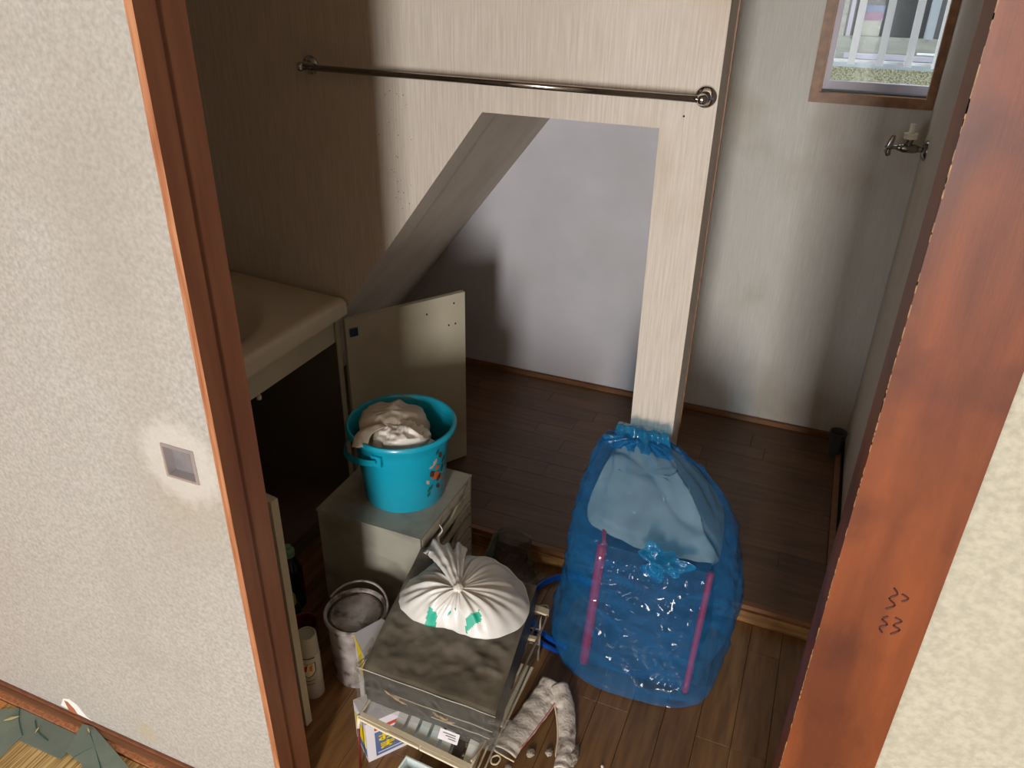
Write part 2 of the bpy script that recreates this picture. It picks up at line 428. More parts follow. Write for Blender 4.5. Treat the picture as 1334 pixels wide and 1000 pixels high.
# raised floor with planks
fl = obj('floor_raised', bx(-1.72, XR, 1.64, YB, -.089, ZR-.006), 'subfloor', kind='structure')
def plank(x0, x1, y0, y1, z0, z1, mat, parent, c=.0008):
    bm = bmesh.new()
    lo = [bm.verts.new(p) for p in ((x0, y0, z0), (x1, y0, z0), (x1, y1, z0), (x0, y1, z0))]
    md = [bm.verts.new(p) for p in ((x0, y0, z1-c), (x1, y0, z1-c), (x1, y1, z1-c), (x0, y1, z1-c))]
    hi = [bm.verts.new(p) for p in ((x0+c, y0+c, z1), (x1-c, y0+c, z1), (x1-c, y1-c, z1), (x0+c, y1-c, z1))]
    for A, B in ((lo, md), (md, hi)):
        for i in range(4): bm.faces.new((A[i], A[(i+1) % 4], B[(i+1) % 4], B[i]))
    bm.faces.new(hi); bm.faces.new(lo[::-1])
    cx_, cy_ = (x0+x1)/2, (y0+y1)/2
    o = obj('plank', bm, mat, parent)
    # origin at plank centre so the grain differs from board to board
    off = Vector((cx_, cy_, z1))-wpos(parent)
    o.data.transform(Matrix.Translation(-off)); o.location = off
    return o
random.seed(3)
y = 1.6405
row = 0
while y < YB-.02:
    y1 = min(y+.0772, YB-.002)
    x = -1.72
    st = [.45, .2, .6, .33][row % 4]
    first = True
    while x < .2:
        L_ = st if first else random.choice((.30, .45, .60))
        first = False
        x1 = min(x+L_, .2045)
        if .2045-x1 < .1: x1 = .2045
        plank(x+.0003, x1-.0003, y+.0003, y1-.0003, ZR-.006, ZR, 'plank_r', fl, .0006)
        x = x1
        if x1 >= .2045: break
    y = y1; row += 1
obj('trim_3', bx(.205, .222, 1.66, YB-.003, ZR-.004, ZR+.012), 'darktrim', kind='structure', bevel=.001)
obj('baseboard_back', bx(-1.715, .204, YB-.018, YB-.001, ZR, ZR+.016), 'darktrim', kind='structure', bevel=.001)
# riser/nosing of the step
t = obj('trim_4', bx(-1.72, XR, 1.614, 1.6395, -.089, .036), 'worn', kind='structure', bevel=.0015)
obj('groove_board', bx(-1.72, XR, 1.6225, 1.6395, .0363, .0495), 'darktrim', t, bevel=.001)

# front floor, boards running front to back
ff = obj('floor', bx(-1.72, XR, .752, 1.6135, -.089, -.012), 'subfloor', kind='structure')
random.seed(8)
xs = [.045-.0762*k for k in range(-2, 24)]
for i, x0 in enumerate(sorted(xs)):
    x1 = min(x0+.0762, XR-.001)
    if x0 >= XR-.02 or x1 < -1.7: continue
    x0c = max(x0, -1.715)
    y = .76
    brk = [1.06, 1.36, .92, 1.22][i % 4]
    for (a_, b_) in ((.80, brk), (brk, brk+.3), (brk+.3, 1.6125)):
        if b_ > 1.6125: b_ = 1.6125
        if b_-a_ > .02: plank(x0c+.0004, x1-.0004, a_+.0003, b_-.0003, -.012, 0, 'plank_f', ff, .0008)
obj('trim_5', bx(-1.7, XR, .715, .7995, -.03, -.004), 'worn', kind='structure')

# tatami room: shikii threshold rails under the sliding door
bm = bx(-3.1, .085, .703, .7145, -.02, .004); bx(-3.1, -.76, .726, .75, -.03, -.01, bm)
obj('trim_6', bm, 'darktrim', kind='structure')
obj('trim_7', bx(-3.1, -.745, .7148, .7195, -.02, .012), 'jamb', kind='structure', bevel=.001)
obj('trim_8', bx(-3.1, .085, .690, .7026, -.02, .001), 'rawwood', kind='structure')
obj('floor_room', bx(-3.1, 2.9, -3.0, .70, -.08, -.035), 'subfloor', kind='structure')

# sliding door (left) ---------------------------------------------------
dr = thing('door_1', (-1.2, .735, 0), 'off-white papered sliding door with brown edge and square finger pull, left side', None, kind='structure')
bm = bx(-2.2, -.8615, .720, .750, .012, 2.1); bx(-.8015, -.760, .720, .750, .012, 2.1, bm)
bx(-.8615, -.8015, .720, .750, .012, .791, bm); bx(-.8615, -.8015, .720, .750, .849, 2.1, bm); bx(-.8615, -.8015, .738, .750, .791, .849, bm)
obj('panel', bm, 'fusuma', dr)
# worn edge strip with a slightly wavy border
bm = bmesh.new(); random.seed(4)
n = 60; fr = []
for i in range(n+1):
    z = .012+(2.088)*i/n
    e = -.7600+.0012*nz((0, 0, z), 9)
    fr.append([bm.verts.new((e, .7185, z)), bm.verts.new((-.7475, .7185, z)), bm.verts.new((-.7475, .752, z)), bm.verts.new((e, .752, z))])
for a, b in zip(fr, fr[1:]):
    for k in range(4): bm.faces.new((a[k], a[(k+1) % 4], b[(k+1) % 4], b[k]))
bm.faces.new(fr[0][::-1]); bm.faces.new(fr[-1])
for f in bm.faces:
    c = f.calc_center_median()
    if c.x > -.749 : f.material_index = 1
obj('edge_strip', bm, ['rawwood', 'jamb'], dr)
x0, x1, z0, z1 = -.8615, -.8015, .791, .849
bm = bmesh.new(); rg = []
for (e, yy) in ((.0015, .7196), (.0015, .7178), (-.003, .7174), (-.0035, .7195), (-.0035, .7335)):
    rg.append([bm.verts.new(p) for p in ((x0-e, yy, z0-e), (x1+e, yy, z0-e), (x1+e, yy, z1+e), (x0-e, yy, z1+e))])
for A, B in zip(rg, rg[1:]):
    for k in range(4): bm.faces.new((A[k], A[(k+1) % 4], B[(k+1) % 4], B[k]))
fp = obj('finger_pull', bm, 'pullframe', dr)
obj('recess', bx(x0+.003, x1-.003, .733, .7375, z0+.003, z1-.003), 'pull', fp)
# repair patch and peeled chip near the floor
obj('filler_patch', prism([(-1.362, .7192, .02), (-1.345, .7192, .05), (-1.325, .7192, .058), (-1.305, .7192, .05), (-1.285, .7192, .02), (-1.27, .7192, .013)], (0, .0007, 0)), 'patch', dr, label='bare white filler patch near the floor')
obj('peeled_chip', prism([(-1.338, .7186, .013), (-1.343, .7186, .045), (-1.333, .7186, .046), (-1.318, .7186, .030), (-1.312, .7186, .013)], (0, .0008, 0)), 'chip', dr, label='peeled brown sliver of wood')

# left post behind the sliding door
obj('trim_9', bx(-.85, -.7505, .7545, .802, -.01, 2.3), 'jamb', kind='structure', bevel=.001)
obj('wall_front_left', bx(-1.80, -.8505, .7545, .80, 0, 2.3), 'wallpaper', kind='structure')
# right pillar
pr = obj('trim_10', bx(.089, .189, .720, .800, -.01, 2.3), 'pillar', kind='structure', bevel=.0015)
bm = bmesh.new(); random.seed(2)
for z in [x_*.0075 for x_ in range(50, 205)]:
    if random.random() < .5+.4*nz((0, 0, z), 6):
        h = random.uniform(.003, .008); w_ = random.uniform(.0001, .0009)
        bx(.0885, .0889+w_, .7193, .7205, z-h, z+h, bm)
obj('worn_arris', bm, 'worn', pr, label='pale worn chips along the inner edge')
ink = bmesh.new()
for pts in ([(.147, .935), (.152, .928), (.146, .92), (.153, .913), (.146, .905)], [(.150, .896), (.146, .89), (.152, .885), (.146, .878), (.15, .872)],
            [(.157, .897), (.164, .894), (.158, .886), (.165, .882), (.158, .873)], [(.156, .93), (.163, .926), (.158, .92)]):
    tube([(x, .7197, z) for x, z in pts], .0011, 6, ink, sub=4)
obj('ink_mark', ink, 'ink', pr, label='faded dark handwritten mark')
obj('wall_front_right', bx(.1895, 3.0, .728, .80, 0, 2.3), 'plaster', kind='structure')
obj('wall_lintel', bx(-3.1, .0885, .755, .80, 2.12, 2.3), 'plaster', kind='structure')

# tatami --------------------------------------------------------------
tm = thing('tatami_mat', (-1.9, .2, -.034), 'straw tatami mat with taped grey-green border before the sliding door', 'tatami mat')
obj('mat', bx(-1.497, .10, -.3, .688, -.034, -.004), 'tatami', tm, bevel=.002)
def tape(pts, z=-.0035, h=.0016): return prism([(x, y, z) for x, y in pts], (0, 0, h))
H = [[(-1.461, .6885), (-1.275, .6885), (-1.269, .654), (-1.267, .631), (-1.388, .629), (-1.392, .640)],
     [(-1.461, .6885), (-1.392, .640), (-1.387, .575), (-1.44, .56), (-1.496, .62), (-1.496, .67)]]
obj('border_tape', tape(H[0]), 'heri', tm)
obj('border_tape', tape(H[1], -.0033), 'heri', tm)
bm = prism([(-1.290, .709, .0045), (-1.262, .7135, .0050), (-1.17, .688, .0012), (-1.08, .660, .0006), (-1.12, .600, -.0005), (-1.22, .640, -.0008), (-1.272, .648, -.0008)], (0, 0, .0016))
obj('border_tape', bm, 'heri', tm)
for q in ([(-1.27, .706, .0068), (-1.22, .678, .003), (-1.16, .64, .0022)], [(-1.40, .678, -.001), (-1.37, .66, -.001), (-1.33, .652, -.001)], [(-1.461, .688, -.001), (-1.43, .662, -.001), (-1.392, .64, -.001)], [(-1.245, .64, .001), (-1.235, .66, .002), (-1.225, .675, .003)]):
    obj('seam', tube(q, .0009, 5, sub=3), 'green', tm)
for (x, y, a, l) in ((-1.372, .661, -1.25, .016), (-1.262, .701, -.5, .018), (-1.45, .66, .8, .03)):
    dx, dy = math.cos(a)*l/2, math.sin(a)*l/2
    zz = .001 if x < -1.3 else .009
    o = obj('straw_bit', prism([(x-dx, y-dy, zz), (x+dy*.22, y-dx*.22, zz), (x+dx, y+dy, zz), (x-dy*.22, y+dx*.22, zz)], (0, 0, .0012)), 'straw', loc=(x, y, zz))
    o['label'] = ['short pale straw bit on the flat border tape', 'pale straw bit lying on the raised tape end by the threshold', 'long thin straw at the left corner of the taped border'][(0 if x == -1.372 else 1 if x == -1.262 else 2)]
    o['category'] = 'straw'
obj('tatami_mat', bx(-3.1, -1.499, -.5, .688, -.034, -.004), 'tatami2', label='orange-tan tatami mat at the far left corner by the threshold', cat='tatami mat', loc=(-2.3, .1, -.034), bevel=.002)
obj('tatami_mat', bx(.103, 2.9, -.3, .688, -.034, -.004), 'tatami', label='tatami mat at the right in front of the red-brown pillar', cat='tatami mat', loc=(1.5, .2, -.034), bevel=.002)

# ================================================================== WINDOW
wn = thing('window_1', (.08, YB, 1.16), 'small window with brown wood casing', None, kind='structure')
y0, y1 = YB-.012, YB+.03
# casing: left, bottom, right
obj('casing', prism([(-.103, y0, 1.158), (-.077, y0, 1.186), (-.077, y0, 1.80), (-.103, y0, 1.82)], (0, .03, 0)), 'winwood', wn, bevel=.001)
obj('casing', prism([(-.103, y0, 1.158), (.234, y0, 1.158), (.212, y0, 1.186), (-.077, y0, 1.186)], (0, .03, 0)), 'winwood', wn, bevel=.001)
obj('casing', prism([(.234, y0, 1.158), (.234, y0, 1.82), (.212, y0, 1.80), (.212, y0, 1.186)], (0, .03, 0)), 'winwood', wn, bevel=.001)
obj('casing', bx(-.103, .234, y0, y0+.03, 1.80, 1.83), 'winwood', wn, bevel=.001)
obj('jamb_liner', bx(-.0775, -.072, y0+.012, YB+.1, 1.183, 1.80), 'winwood', wn)
obj('sash_rail', bx(-.072, .25, YB+.05, YB+.075, 1.172, 1.214), 'alu', wn, bevel=.001)
obj('sash_rail', bx(-.072, -.056, YB+.045, YB+.08, 1.172, 1.80), 'alu', wn, bevel=.001)
obj('sash_track', bx(-.072, .25, YB+.025, YB+.048, 1.176, 1.190), 'greycup', wn)
obj('sill', bx(-.072, .3, YB+.075, YB+.135, 1.16, 1.176), 'alu', wn)
obj('pane', bx(-.056, .235, YB+.061, YB+.064, 1.214, 1.80), 'pane', wn)
obj('wall_outside', bx(-.9, 1.5, YB+.44, YB+.60, .3, 1.222), 'stucco', kind='structure')
# grille
gr = thing('window_grille', (.1, 2.74, 1.20), 'white metal security bars standing outside the small window', 'grille')
for x, x2 in ((-.007, -.007), (.0725, .068), (.150, .146), (.225, .222), (.300, .298)):
    obj('bar', obox(((x+x2)/2, 2.74, 1.555), (.0105, 0, 0), (0, .004, 0), ((x2-x)/2*1.5, 0, .302)), 'whitebar', gr, bevel=.0006)
obj('rail', bx(-.2, .45, 2.744, 2.756, 1.258, 1.266), 'whitebar', gr)
obj('rail', bx(-.2, .45, 2.744, 2.756, 1.80, 1.81), 'whitebar', gr)
# neighbour's window
Yn = YB+.44
nb = thing('neighbour_window', (.1, Yn, 1.22), 'weathered white window of the house next door seen through the bars', 'window')
obj('sill', bx(-.5, 1.2, Yn-.05, Yn+.1, 1.2225, 1.240), 'alu2', nb, bevel=.001)
obj('lower_track', bx(-.5, 1.2, Yn+.0, Yn+.1, 1.2405, 1.262), 'nbframe', nb, bevel=.001)
obj('lower_track', bx(-.035, 1.2, Yn-.012, Yn+.0, 1.246, 1.262), 'alu', nb)
obj('bottom_rail', bx(-.5, 1.2, Yn+.012, Yn+.06, 1.2625, 1.312), 'nbframe', nb, bevel=.001)
obj('stile', bx(-.075, -.05, Yn+.005, Yn+.06, 1.312, 2.0), 'nbframe', nb, bevel=.001)
obj('stile', bx(-.043, -.03, Yn+.02, Yn+.06, 1.312, 2.0), 'alu', nb, bevel=.001)
obj('stile', bx(.196, .222, Yn+.005, Yn+.06, 1.312, 2.0), 'alu2', nb, bevel=.001)
obj('latch', bx(.186, .24, Yn-.008, Yn+.001, 1.266, 1.272), 'whitebar', nb)
obj('pane', bx(-.5, 1.2, Yn+.045, Yn+.05, 1.312, 2.0), 'nbglass', nb)
obj('wall_outside_upper', bx(-.9, 1.5, Yn+.1, Yn+.2, 1.2, 2.6), 'nbframe', kind='structure')
ps = thing('poster', (.03, Yn+.044, 1.33), 'small red and blue sticker poster on the neighbouring window glass', 'poster')
obj('red_band', bx(-.01, .062, Yn+.0425, Yn+.0445, 1.360, 1.385), 'postred', ps)
obj('blue_band', bx(-.01, .062, Yn+.0425, Yn+.0445, 1.3855, 1.405), 'postblue', ps)
obj('pale_band', bx(-.015, .06, Yn+.0425, Yn+.0445, 1.313, 1.3595), 'pale', ps)

# ================================================================== TOWEL BAR
tb = thing('towel_bar', (-.72, YC, 1.285), 'long chrome towel bar screwed across the closet wall', 'towel bar')
xl, xr, zb, yb = -1.185, -.256, 1.279, YC-.042
obj('bar', tube([(xl, yb, zb+.004), (xr, yb, zb-.001)], .0068, 20), 'bar', tb, smooth=True)
for x, z in ((xl, zb+.004), (xr, zb-.001)):
    fl_ = obj('flange', lathe((x, YC-.0005, z), [(.0215, 0), (.0215, -.003), (.019, -.006), (.011, -.0075), (.009, -.012), (.0078, -.034)], 32, 'Y'), 'chrome', tb, smooth='auto')
    bm = bmesh.new(); bmesh.ops.create_uvsphere(bm, u_segments=20, v_segments=14, radius=.0112, matrix=Matrix.Translation((x, yb, z)))
    obj('knob', bm, 'chrome', tb, smooth=True)
    for ax_, az_ in ((-.011, .011), (.014, -.002)):
        obj('screw', lathe((x+ax_, YC-.006, z+az_), [(.0022, 0), (.0022, -.0015)], 10, 'Y'), 'greycup', fl_)

# ================================================================== VALVE
vz, vy = 1.070, 2.47
vv = thing('wall_valve', (XR, vy, vz), 'chrome washing machine tap with white spout on the right wall', 'tap')
obj('escutcheon', lathe((XR-.0005, vy, vz-.002), [(.028, 0), (.027, -.004), (.018, -.011), (.012, -.013)], 32, 'X'), 'chrome_old', vv, smooth='auto')
obj('body', lathe((XR-.010, vy, vz), [(.0085, 0), (.0085, -.012), (.011, -.014), (.011, -.019), (.0125, -.022), (.0125, -.05), (.011, -.055), (.009, -.058), (.009, -.064), (.006, -.066), (.006, -.076)], 24, 'X'), 'chrome_old', vv, smooth='auto')
obj('riser', lathe((.187, vy, vz+.006), [(.009, 0), (.009, .012), (.011, .016), (.011, .02)], 20), 'chrome_old', vv, smooth='auto')
obj('spout', lathe((.187, vy, vz+.0262), [(.018, 0), (.018, .006), (.0165, .007), (.0165, .009), (.018, .010), (.018, .015), (.008, .016), (.007, .034), (.0075, .040)], 24), 'whiteplastic', vv, smooth='auto')
bm = tube([(.145, vy, vz+.032), (.139, vy, vz+.01), (.137, vy, vz-.008), (.142, vy-.004, vz-.024)], lambda t: .006+.004*math.sin(t*3.1), 10, sub=3)
bmesh.ops.create_uvsphere(bm, u_segments=14, v_segments=10, radius=.0095, matrix=Matrix.Translation((.141, vy, vz)))
obj('handle', bm, 'chrome_old', vv, smooth=True)

# drain cup in the back right corner
obj('drain_cup', lathe((.1985, 2.47, ZR), [(.019, .0), (.027, .085), (.0285, .088), (.0285, .092), (.0255, .092), (.024, .086), (.017, .02), (.001, .018)], 32), 'greycup', smooth='auto',
    label='dark grey rubber cup on the raised floor in the back right corner', cat='drain cup', loc=(.1985, 2.47, ZR))

# ================================================================== WASHSTAND
ws = thing('washstand', (-1.42, 1.27, 0), 'old cream washstand with doorless-looking dark cabinet and beige basin top', 'washstand')
ws['label'] = 'old cream washstand with open cabinet under a grimy beige basin top'
X0, X1, Y0, Y1 = -1.715, -1.142, .93, 1.6345
def ztop(x, y):
    z = .705+(X1-x)*.058
    u, v = (x+1.46)/.27, (y-1.25)/.29
    r = math.sqrt(u*u+v*v)
    if r < 1: z -= .10*(1-r*r)**1.3
    z += .003*math.exp(-((r-1.02)/.07)**2)
    e = min(X1-x, Y1-y, y-Y0)
    if e < .018: z -= .018-math.sqrt(max(0, .018**2-(.018-e)**2))
    return z
nx, ny = 70, 80
def cfn(u, v):
    # denser near the edges
    x = lerp(X0, X1, u) if u < .9 else lerp(X0, X1, .9)+(X1-lerp(X0, X1, .9))*math.sin((u-.9)/.1*math.pi/2)
    y = lerp(Y0, Y1, .5-.5*math.cos(math.pi*v)*abs(math.cos(math.pi*v))**.0)
    return Vector((x, y, ztop(x, y)))
bm, V = grid(cfn, nx, ny)
# skirt
edge = [V[i][0] for i in range(nx)]+[V[nx-1][j] for j in range(1, ny)]+[V[i][ny-1] for i in range(nx-2, -1, -1)]
low = [bm.verts.new((v.co.x, v.co.y, .655+(X1-v.co.x)*.058)) for v in edge]
for i in range(len(edge)-1): bm.faces.new((edge[i], edge[i+1], low[i+1], low[i]))
obj('basin_top', bm, 'ceramic', ws, smooth='auto')
obj('apron', bx(-1.180, -1.168, .95, 1.618, .578, .668), 'melamine', ws)
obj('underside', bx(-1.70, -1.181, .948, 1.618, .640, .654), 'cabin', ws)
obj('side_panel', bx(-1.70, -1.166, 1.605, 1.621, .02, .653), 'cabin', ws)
obj('panel_edge', bx(-1.1659, -1.162, 1.604, 1.622, .02, .655), 'melamine', ws)
obj('side_panel', bx(-1.70, -1.166, .948, .962, .02, .653), 'melamine', ws)
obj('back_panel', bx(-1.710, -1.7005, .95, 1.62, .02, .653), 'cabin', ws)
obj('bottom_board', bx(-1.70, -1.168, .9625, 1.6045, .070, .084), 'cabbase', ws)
obj('kick_board', bx(-1.22, -1.205, .9625, 1.6045, .0, .0695), 'cabin', ws)
def door(hx, hy, ex, ey, z0, z1, th=.016):
    d = Vector((ex-hx, ey-hy, 0)); n_ = Vector((-d.y, d.x, 0)).normalized()*th/2
    return obox(((hx+ex)/2, (hy+ey)/2, (z0+z1)/2), d/2, n_, (0, 0, (z1-z0)/2))
hx, hy, ex, ey = -1.152, 1.628, -.945, 1.955
dA = obj('door', door(hx, hy, ex, ey, .056, .640), 'melamine', ws, bevel=.0012)
dv = Vector((ex-hx, ey-hy, 0)); dl = dv.length; du = dv.normalized(); dn_ = Vector((du.y, -du.x, 0))
for (s, z) in ((.90, .612), (.66, .597), (.85, .545), (.91, .545)):
    c = Vector((hx, hy, z))+du*dl*s+dn_*.0084
    obj('screw_hole', obox(c, du*.0022, dn_*.0004, (0, 0, .0028)), 'black', dA)
for z in (.60, .12):
    c = Vector((hx, hy, z))+du*.022+dn_*.011
    obj('hinge', obox(c, du*.012, dn_*.003, (0, 0, .012)), 'chrome_old', dA, bevel=.001)
obj('door', door(-1.160, .952, -.828, .903, .012, .625, .017), 'melamine', ws, bevel=.001)
obj('pipe_end', tube([(-1.17, 1.28, .575), (-1.17, 1.28, .565)], .006, 10), 'whiteplastic', ws)

# ================================================================== DRAWER BOX under the bucket
db = thing('drawer_box', (-.87, 1.40, 0), 'grimy grey plastic drawer box with slotted fronts, under the turquoise bucket', 'drawer box')
bx0, bx1, by0, by1, bz = -1.018, -.728, 1.255, 1.540, .300
bm = bx(bx0, bx1, by0, by0+.008, .004, bz-.006); bx(bx0, bx1, by1-.008, by1, .004, bz-.006, bm); bx(bx0, bx0+.008, by0+.008, by1-.008, .004, bz-.006, bm)
bx(bx0, bx1, by0, by1, 0, .004, bm)
obj('shell', bm, 'boxbody', db)
obj('lid', bx(bx0-.002, bx1+.001, by0-.002, by1+.002, bz-.006, bz), 'boxbody', db, bevel=.0015)
obj('top_rail', bx(bx1-.006, bx1+.0005, by0+.0085, by1-.0085, .262, bz-.0065), 'boxdrawer', db, bevel=.001)
obj('inner_back', bx(bx0+.03, bx1-.052, by0+.0085, by1-.0085, .006, .29), 'black', db)  # black filler block; the shade behind the slots is its colour
for k in range(6):
    z1 = .258-k*.043; z0 = z1-.031
    if z0 < .004: break
    ya, yb_ = by0+.010, by1-.010
    ym = (ya+yb_)/2+.02
    P5 = [(bx1-.014, ya, z0), (bx1-.014, yb_, z0), (bx1-.014, yb_, z1), (bx1-.014, ym+.035, z1), (bx1-.014, ym, z1-.015), (bx1-.014, ya, z1-.015)]
    P5 = [(bx1-.0035, b_, c_) for a_, b_, c_ in P5]
    dw = obj('drawer', prism(P5, (.0055, 0, 0)), 'boxdrawer', db, bevel=.0008)
    obj('tray', bx(bx1-.050, bx1-.004, ya, yb_, z0, z0+.004), 'boxbody', dw)
    obj('lip', prism([(bx1+.0022, ya+.004, z0+.002), (bx1+.0022, yb_-.03, z0+.002), (bx1+.0022, yb_-.03, z0+.006), (bx1+.0022, ya+.004, z0+.006)], (.002, 0, 0)), 'boxbody', dw)
# ================================================================== BUCKET
bc = thing('bucket', (-.856, 1.412, .30), 'turquoise plastic bucket with flower print, filled with crumpled bags', 'bucket')
cx_, cy_ = -.856, 1.412
zb0 = .3005
prof = [(.098, .0), (.101, .003), (.116, .16), (.1195, .185), (.124, .190), (.1335, .193), (.1365, .198), (.1365, .205), (.133, .2095), (.128, .209), (.125, .204), (.121, .190), (.114, .160), (.098, .008), (.002, .006)]
obj('pail', lathe((cx_, cy_, zb0), prof, 72), 'teal', bc, smooth='auto')
for s in (-1, 1):
    lg = obj('lug', bx(cx_-.013, cx_+.013, cy_+s*.118-.008*(s < 0), cy_+s*.118+.008*(s > 0), zb0+.150, zb0+.178), 'teal', bc, bevel=.003)
    obj('pivot', lathe((cx_-.002, cy_+s*.124, zb0+.165), [(.006, -.004*s*-1), (.006, s*.010)], 14, 'Y'), 'teal', lg)
# flat strap bail, dropped towards -X
bm = bmesh.new(); ring = []
dr_ = math.radians(14)
for i in range(41):
    a = -math.pi/2-math.pi*i/40
    ex_, ey_ = math.cos(a)*.152, math.sin(a)*.134
    out = Vector((math.cos(a)*math.cos(dr_), math.sin(a), math.cos(a)*math.sin(dr_)))
    up_ = Vector((math.sin(dr_), 0, math.cos(dr_)))
    c = Vector((cx_+ex_*math.cos(dr_), cy_+ey_, zb0+.165+ex_*math.sin(dr_)))
    ring.append([bm.verts.new(c+out*.0015+up_*.009), bm.verts.new(c+out*.0015-up_*.009), bm.verts.new(c-out*.0015-up_*.009), bm.verts.new(c-out*.0015+up_*.009)])
for a, b in zip(ring, ring[1:]):
    for k in range(4): bm.faces.new((a[k], a[(k+1) % 4], b[(k+1) % 4], b[k]))
bm.faces.new(ring[0]); bm.faces.new(ring[-1][::-1])
obj('bail', bm, 'teal', bc, smooth='auto')
# printed flowers wrapping the right-hand side
def decal(th0, z, pts):
    """pts in metres (arc, height) laid on the bucket wall"""
    bm = bmesh.new(); vs = []
    for u, v in pts:
        zz = z+v; r = lerp(.101, .1195, min(1, max(0, zz/.185)))+.0007
        a = th0+u/r
        vs.append((a, r, zz))
    c = Vector((sum(v[0] for v in vs)/len(vs), sum(v[1] for v in vs)/len(vs), sum(v[2] for v in vs)/len(vs)))
    def P3(a, r, zz): return (cx_+r*math.cos(a), cy_+r*math.sin(a), zb0+zz)
    cv = bm.verts.new(P3(c.x, c.y+.0002, c.z)); rv = [bm.verts.new(P3(*v)) for v in vs]
    for i in range(len(rv)): bm.faces.new((cv, rv[i], rv[(i+1) % len(rv)]))
    return bm
def leaf(l, wd, rot, n=8):
    o = []
    for i in range(n):
        t = 2*math.pi*i/n; u, v = math.cos(t)*l/2, math.sin(t)*wd/2*(1-.5*abs(math.cos(t)))
        o.append((u*math.cos(rot)-v*math.sin(rot), u*math.sin(rot)+v*math.cos(rot)))
    return o
random.seed(11)
TH = math.radians(-16)
for (u, v, l, wd, rot, m) in ((0, .095, .030, .024, .4, 'orange'), (.012, .082, .022, .018, 1.2, 'brownp'), (-.012, .105, .024, .016, 2.0, 'brownp'), (.004, .118, .020, .014, .2, 'orange'),
                              (-.016, .062, .024, .012, .8, 'green'), (.012, .055, .022, .012, 2.4, 'brownp'), (-.020, .045, .018, .010, 1.2, 'green'), (-.004, .138, .022, .014, 1.0, 'palep'),
                              (.012, .150, .024, .012, 2.1, 'brownp'), (-.014, .128, .018, .010, .2, 'palep'), (.002, .165, .020, .010, 1.2, 'green'), (-.024, .085, .018, .010, 2.0, 'palep'), (.024, .105, .026, .016, 1.5, 'green'), (.028, .130, .024, .012, .8, 'brownp'), (.026, .075, .020, .012, .2, 'orange')):
    bm = decal(TH+u/.11, v, leaf(l, wd, rot))
    obj('printed_petal' if m in ('orange', 'palep', 'brownp') else 'printed_leaf', bm, m, bc)

# crumpled bags in the bucket
def crumple(c, rx, ry, rz, seed, amp=.018, s=26, nu=96, nv=48, inside=None):
    c = Vector(c)
    def f(u, v):
        th = 2*math.pi*u; ph = math.pi*v
        d = Vector((math.cos(th)*math.sin(ph), math.sin(th)*math.sin(ph), math.cos(ph)))
        q = d*.1
        k = 1+amp/.1*(ridge(q, s, seed)*.8+.7*nz(q, s*.45, seed+3)+.35*ridge(q, s*2.2, seed+5)) 
        q2 = c+Vector((d.x*rx*k, d.y*ry*k, d.z*rz*k))
        if inside:
            r2 = math.hypot(q2.x-inside[0], q2.y-inside[1])
            if r2 > inside[2]:
                q2.x = inside[0]+(q2.x-inside[0])*inside[2]/r2; q2.y = inside[1]+(q2.y-inside[1])*inside[2]/r2
        return q2
    bm, V = grid(f, nu, nv, wrap=True)
    bmesh.ops.remove_doubles(bm, verts=bm.verts, dist=1e-6)
    return bm
g1 = obj('crumpled_bag', crumple((cx_-.034, cy_+.004, zb0+.176), .078, .084, .050, 2, .020, 15, inside=(cx_, cy_, .103)), 'cloth1', loc=(cx_-.02, cy_, zb0+.12), smooth=True,
    label='beige crumpled plastic bag, rear one inside the turquoise bucket', cat='plastic bag')
# drooping flap over the bucket rim
def flap(u, v):
    x = lerp(cx_-.030, cx_-.040, v)+lerp(-.016, .020, u)+.006*math.sin(v*7); y = lerp(cy_-.045, cy_-.142, v)+.010*u
    z = zb0+.2135+.018*math.sin(min(1, v*1.25)*math.pi)*(.6)+(-.012*max(0, v-.8)/.2)+.006*ridge((x, y, 0), 40, 2)*(1-abs(2*u-1))
    return Vector((x, y, z))
bm, _ = grid(flap, 12, 24)
fo = obj('flap', bm, 'cloth1', g1, smooth=True)
mod = fo.modifiers.new('thick', 'SOLIDIFY'); mod.thickness = .0022
obj('crumpled_bag', crumple((cx_+.030, cy_-.044, zb0+.176), .060, .054, .044, 9, .030, 22, inside=(cx_, cy_, .105)), 'cloth2', loc=(cx_+.03, cy_-.03, zb0+.12), smooth=True,
    label='white crumpled bag with sharp folds at the front inside the turquoise bucket', cat='plastic bag')

# ================================================================== TIN PAIL + SPRAY CAN + BOTTLES
tn = thing('paint_tin', (-.812, 1.085, 0), 'small spattered paint tin with wire handle and stained lid, left of black tray', 'paint tin')
tc_ = (-.812, 1.090, 0)
obj('body', lathe(tc_, [(.060, 0), (.062, .003), (.066, .17), (.070, .176), (.0725, .180), (.0725, .188), (.070, .190), (.066, .188), (.064, .180)], 56), 'tin', tn, smooth='auto')
obj('lid', lathe((tc_[0], tc_[1], .178), [(.0638, -.002), (.0638, .003), (.060, .005), (.056, .001), (.052, -.001), (.002, .001)], 48), 'tinlid', tn, smooth='auto')
pts = [(tc_[0]+.0745*math.cos(a)*1.0, tc_[1]+.0745*math.sin(a)*.96, .186+.026*math.sin((a-.1)/(math.pi*1.0)*math.pi)) for a in [math.radians(8+k*16.5) for k in range(11)]]
obj('handle', tube(pts, .0028, 8, sub=3), 'tin', tn, smooth=True)
cn = thing('spray_can', (-.874, .985, 0), 'short white spray can with cream cap and red lettered label, by post', 'spray can')
cc = (-.876, .988, 0)
obj('can', lathe(cc, [(.0225, 0), (.0245, .003), (.0245, .128), (.023, .133)], 40), 'canbody', cn, smooth='auto')
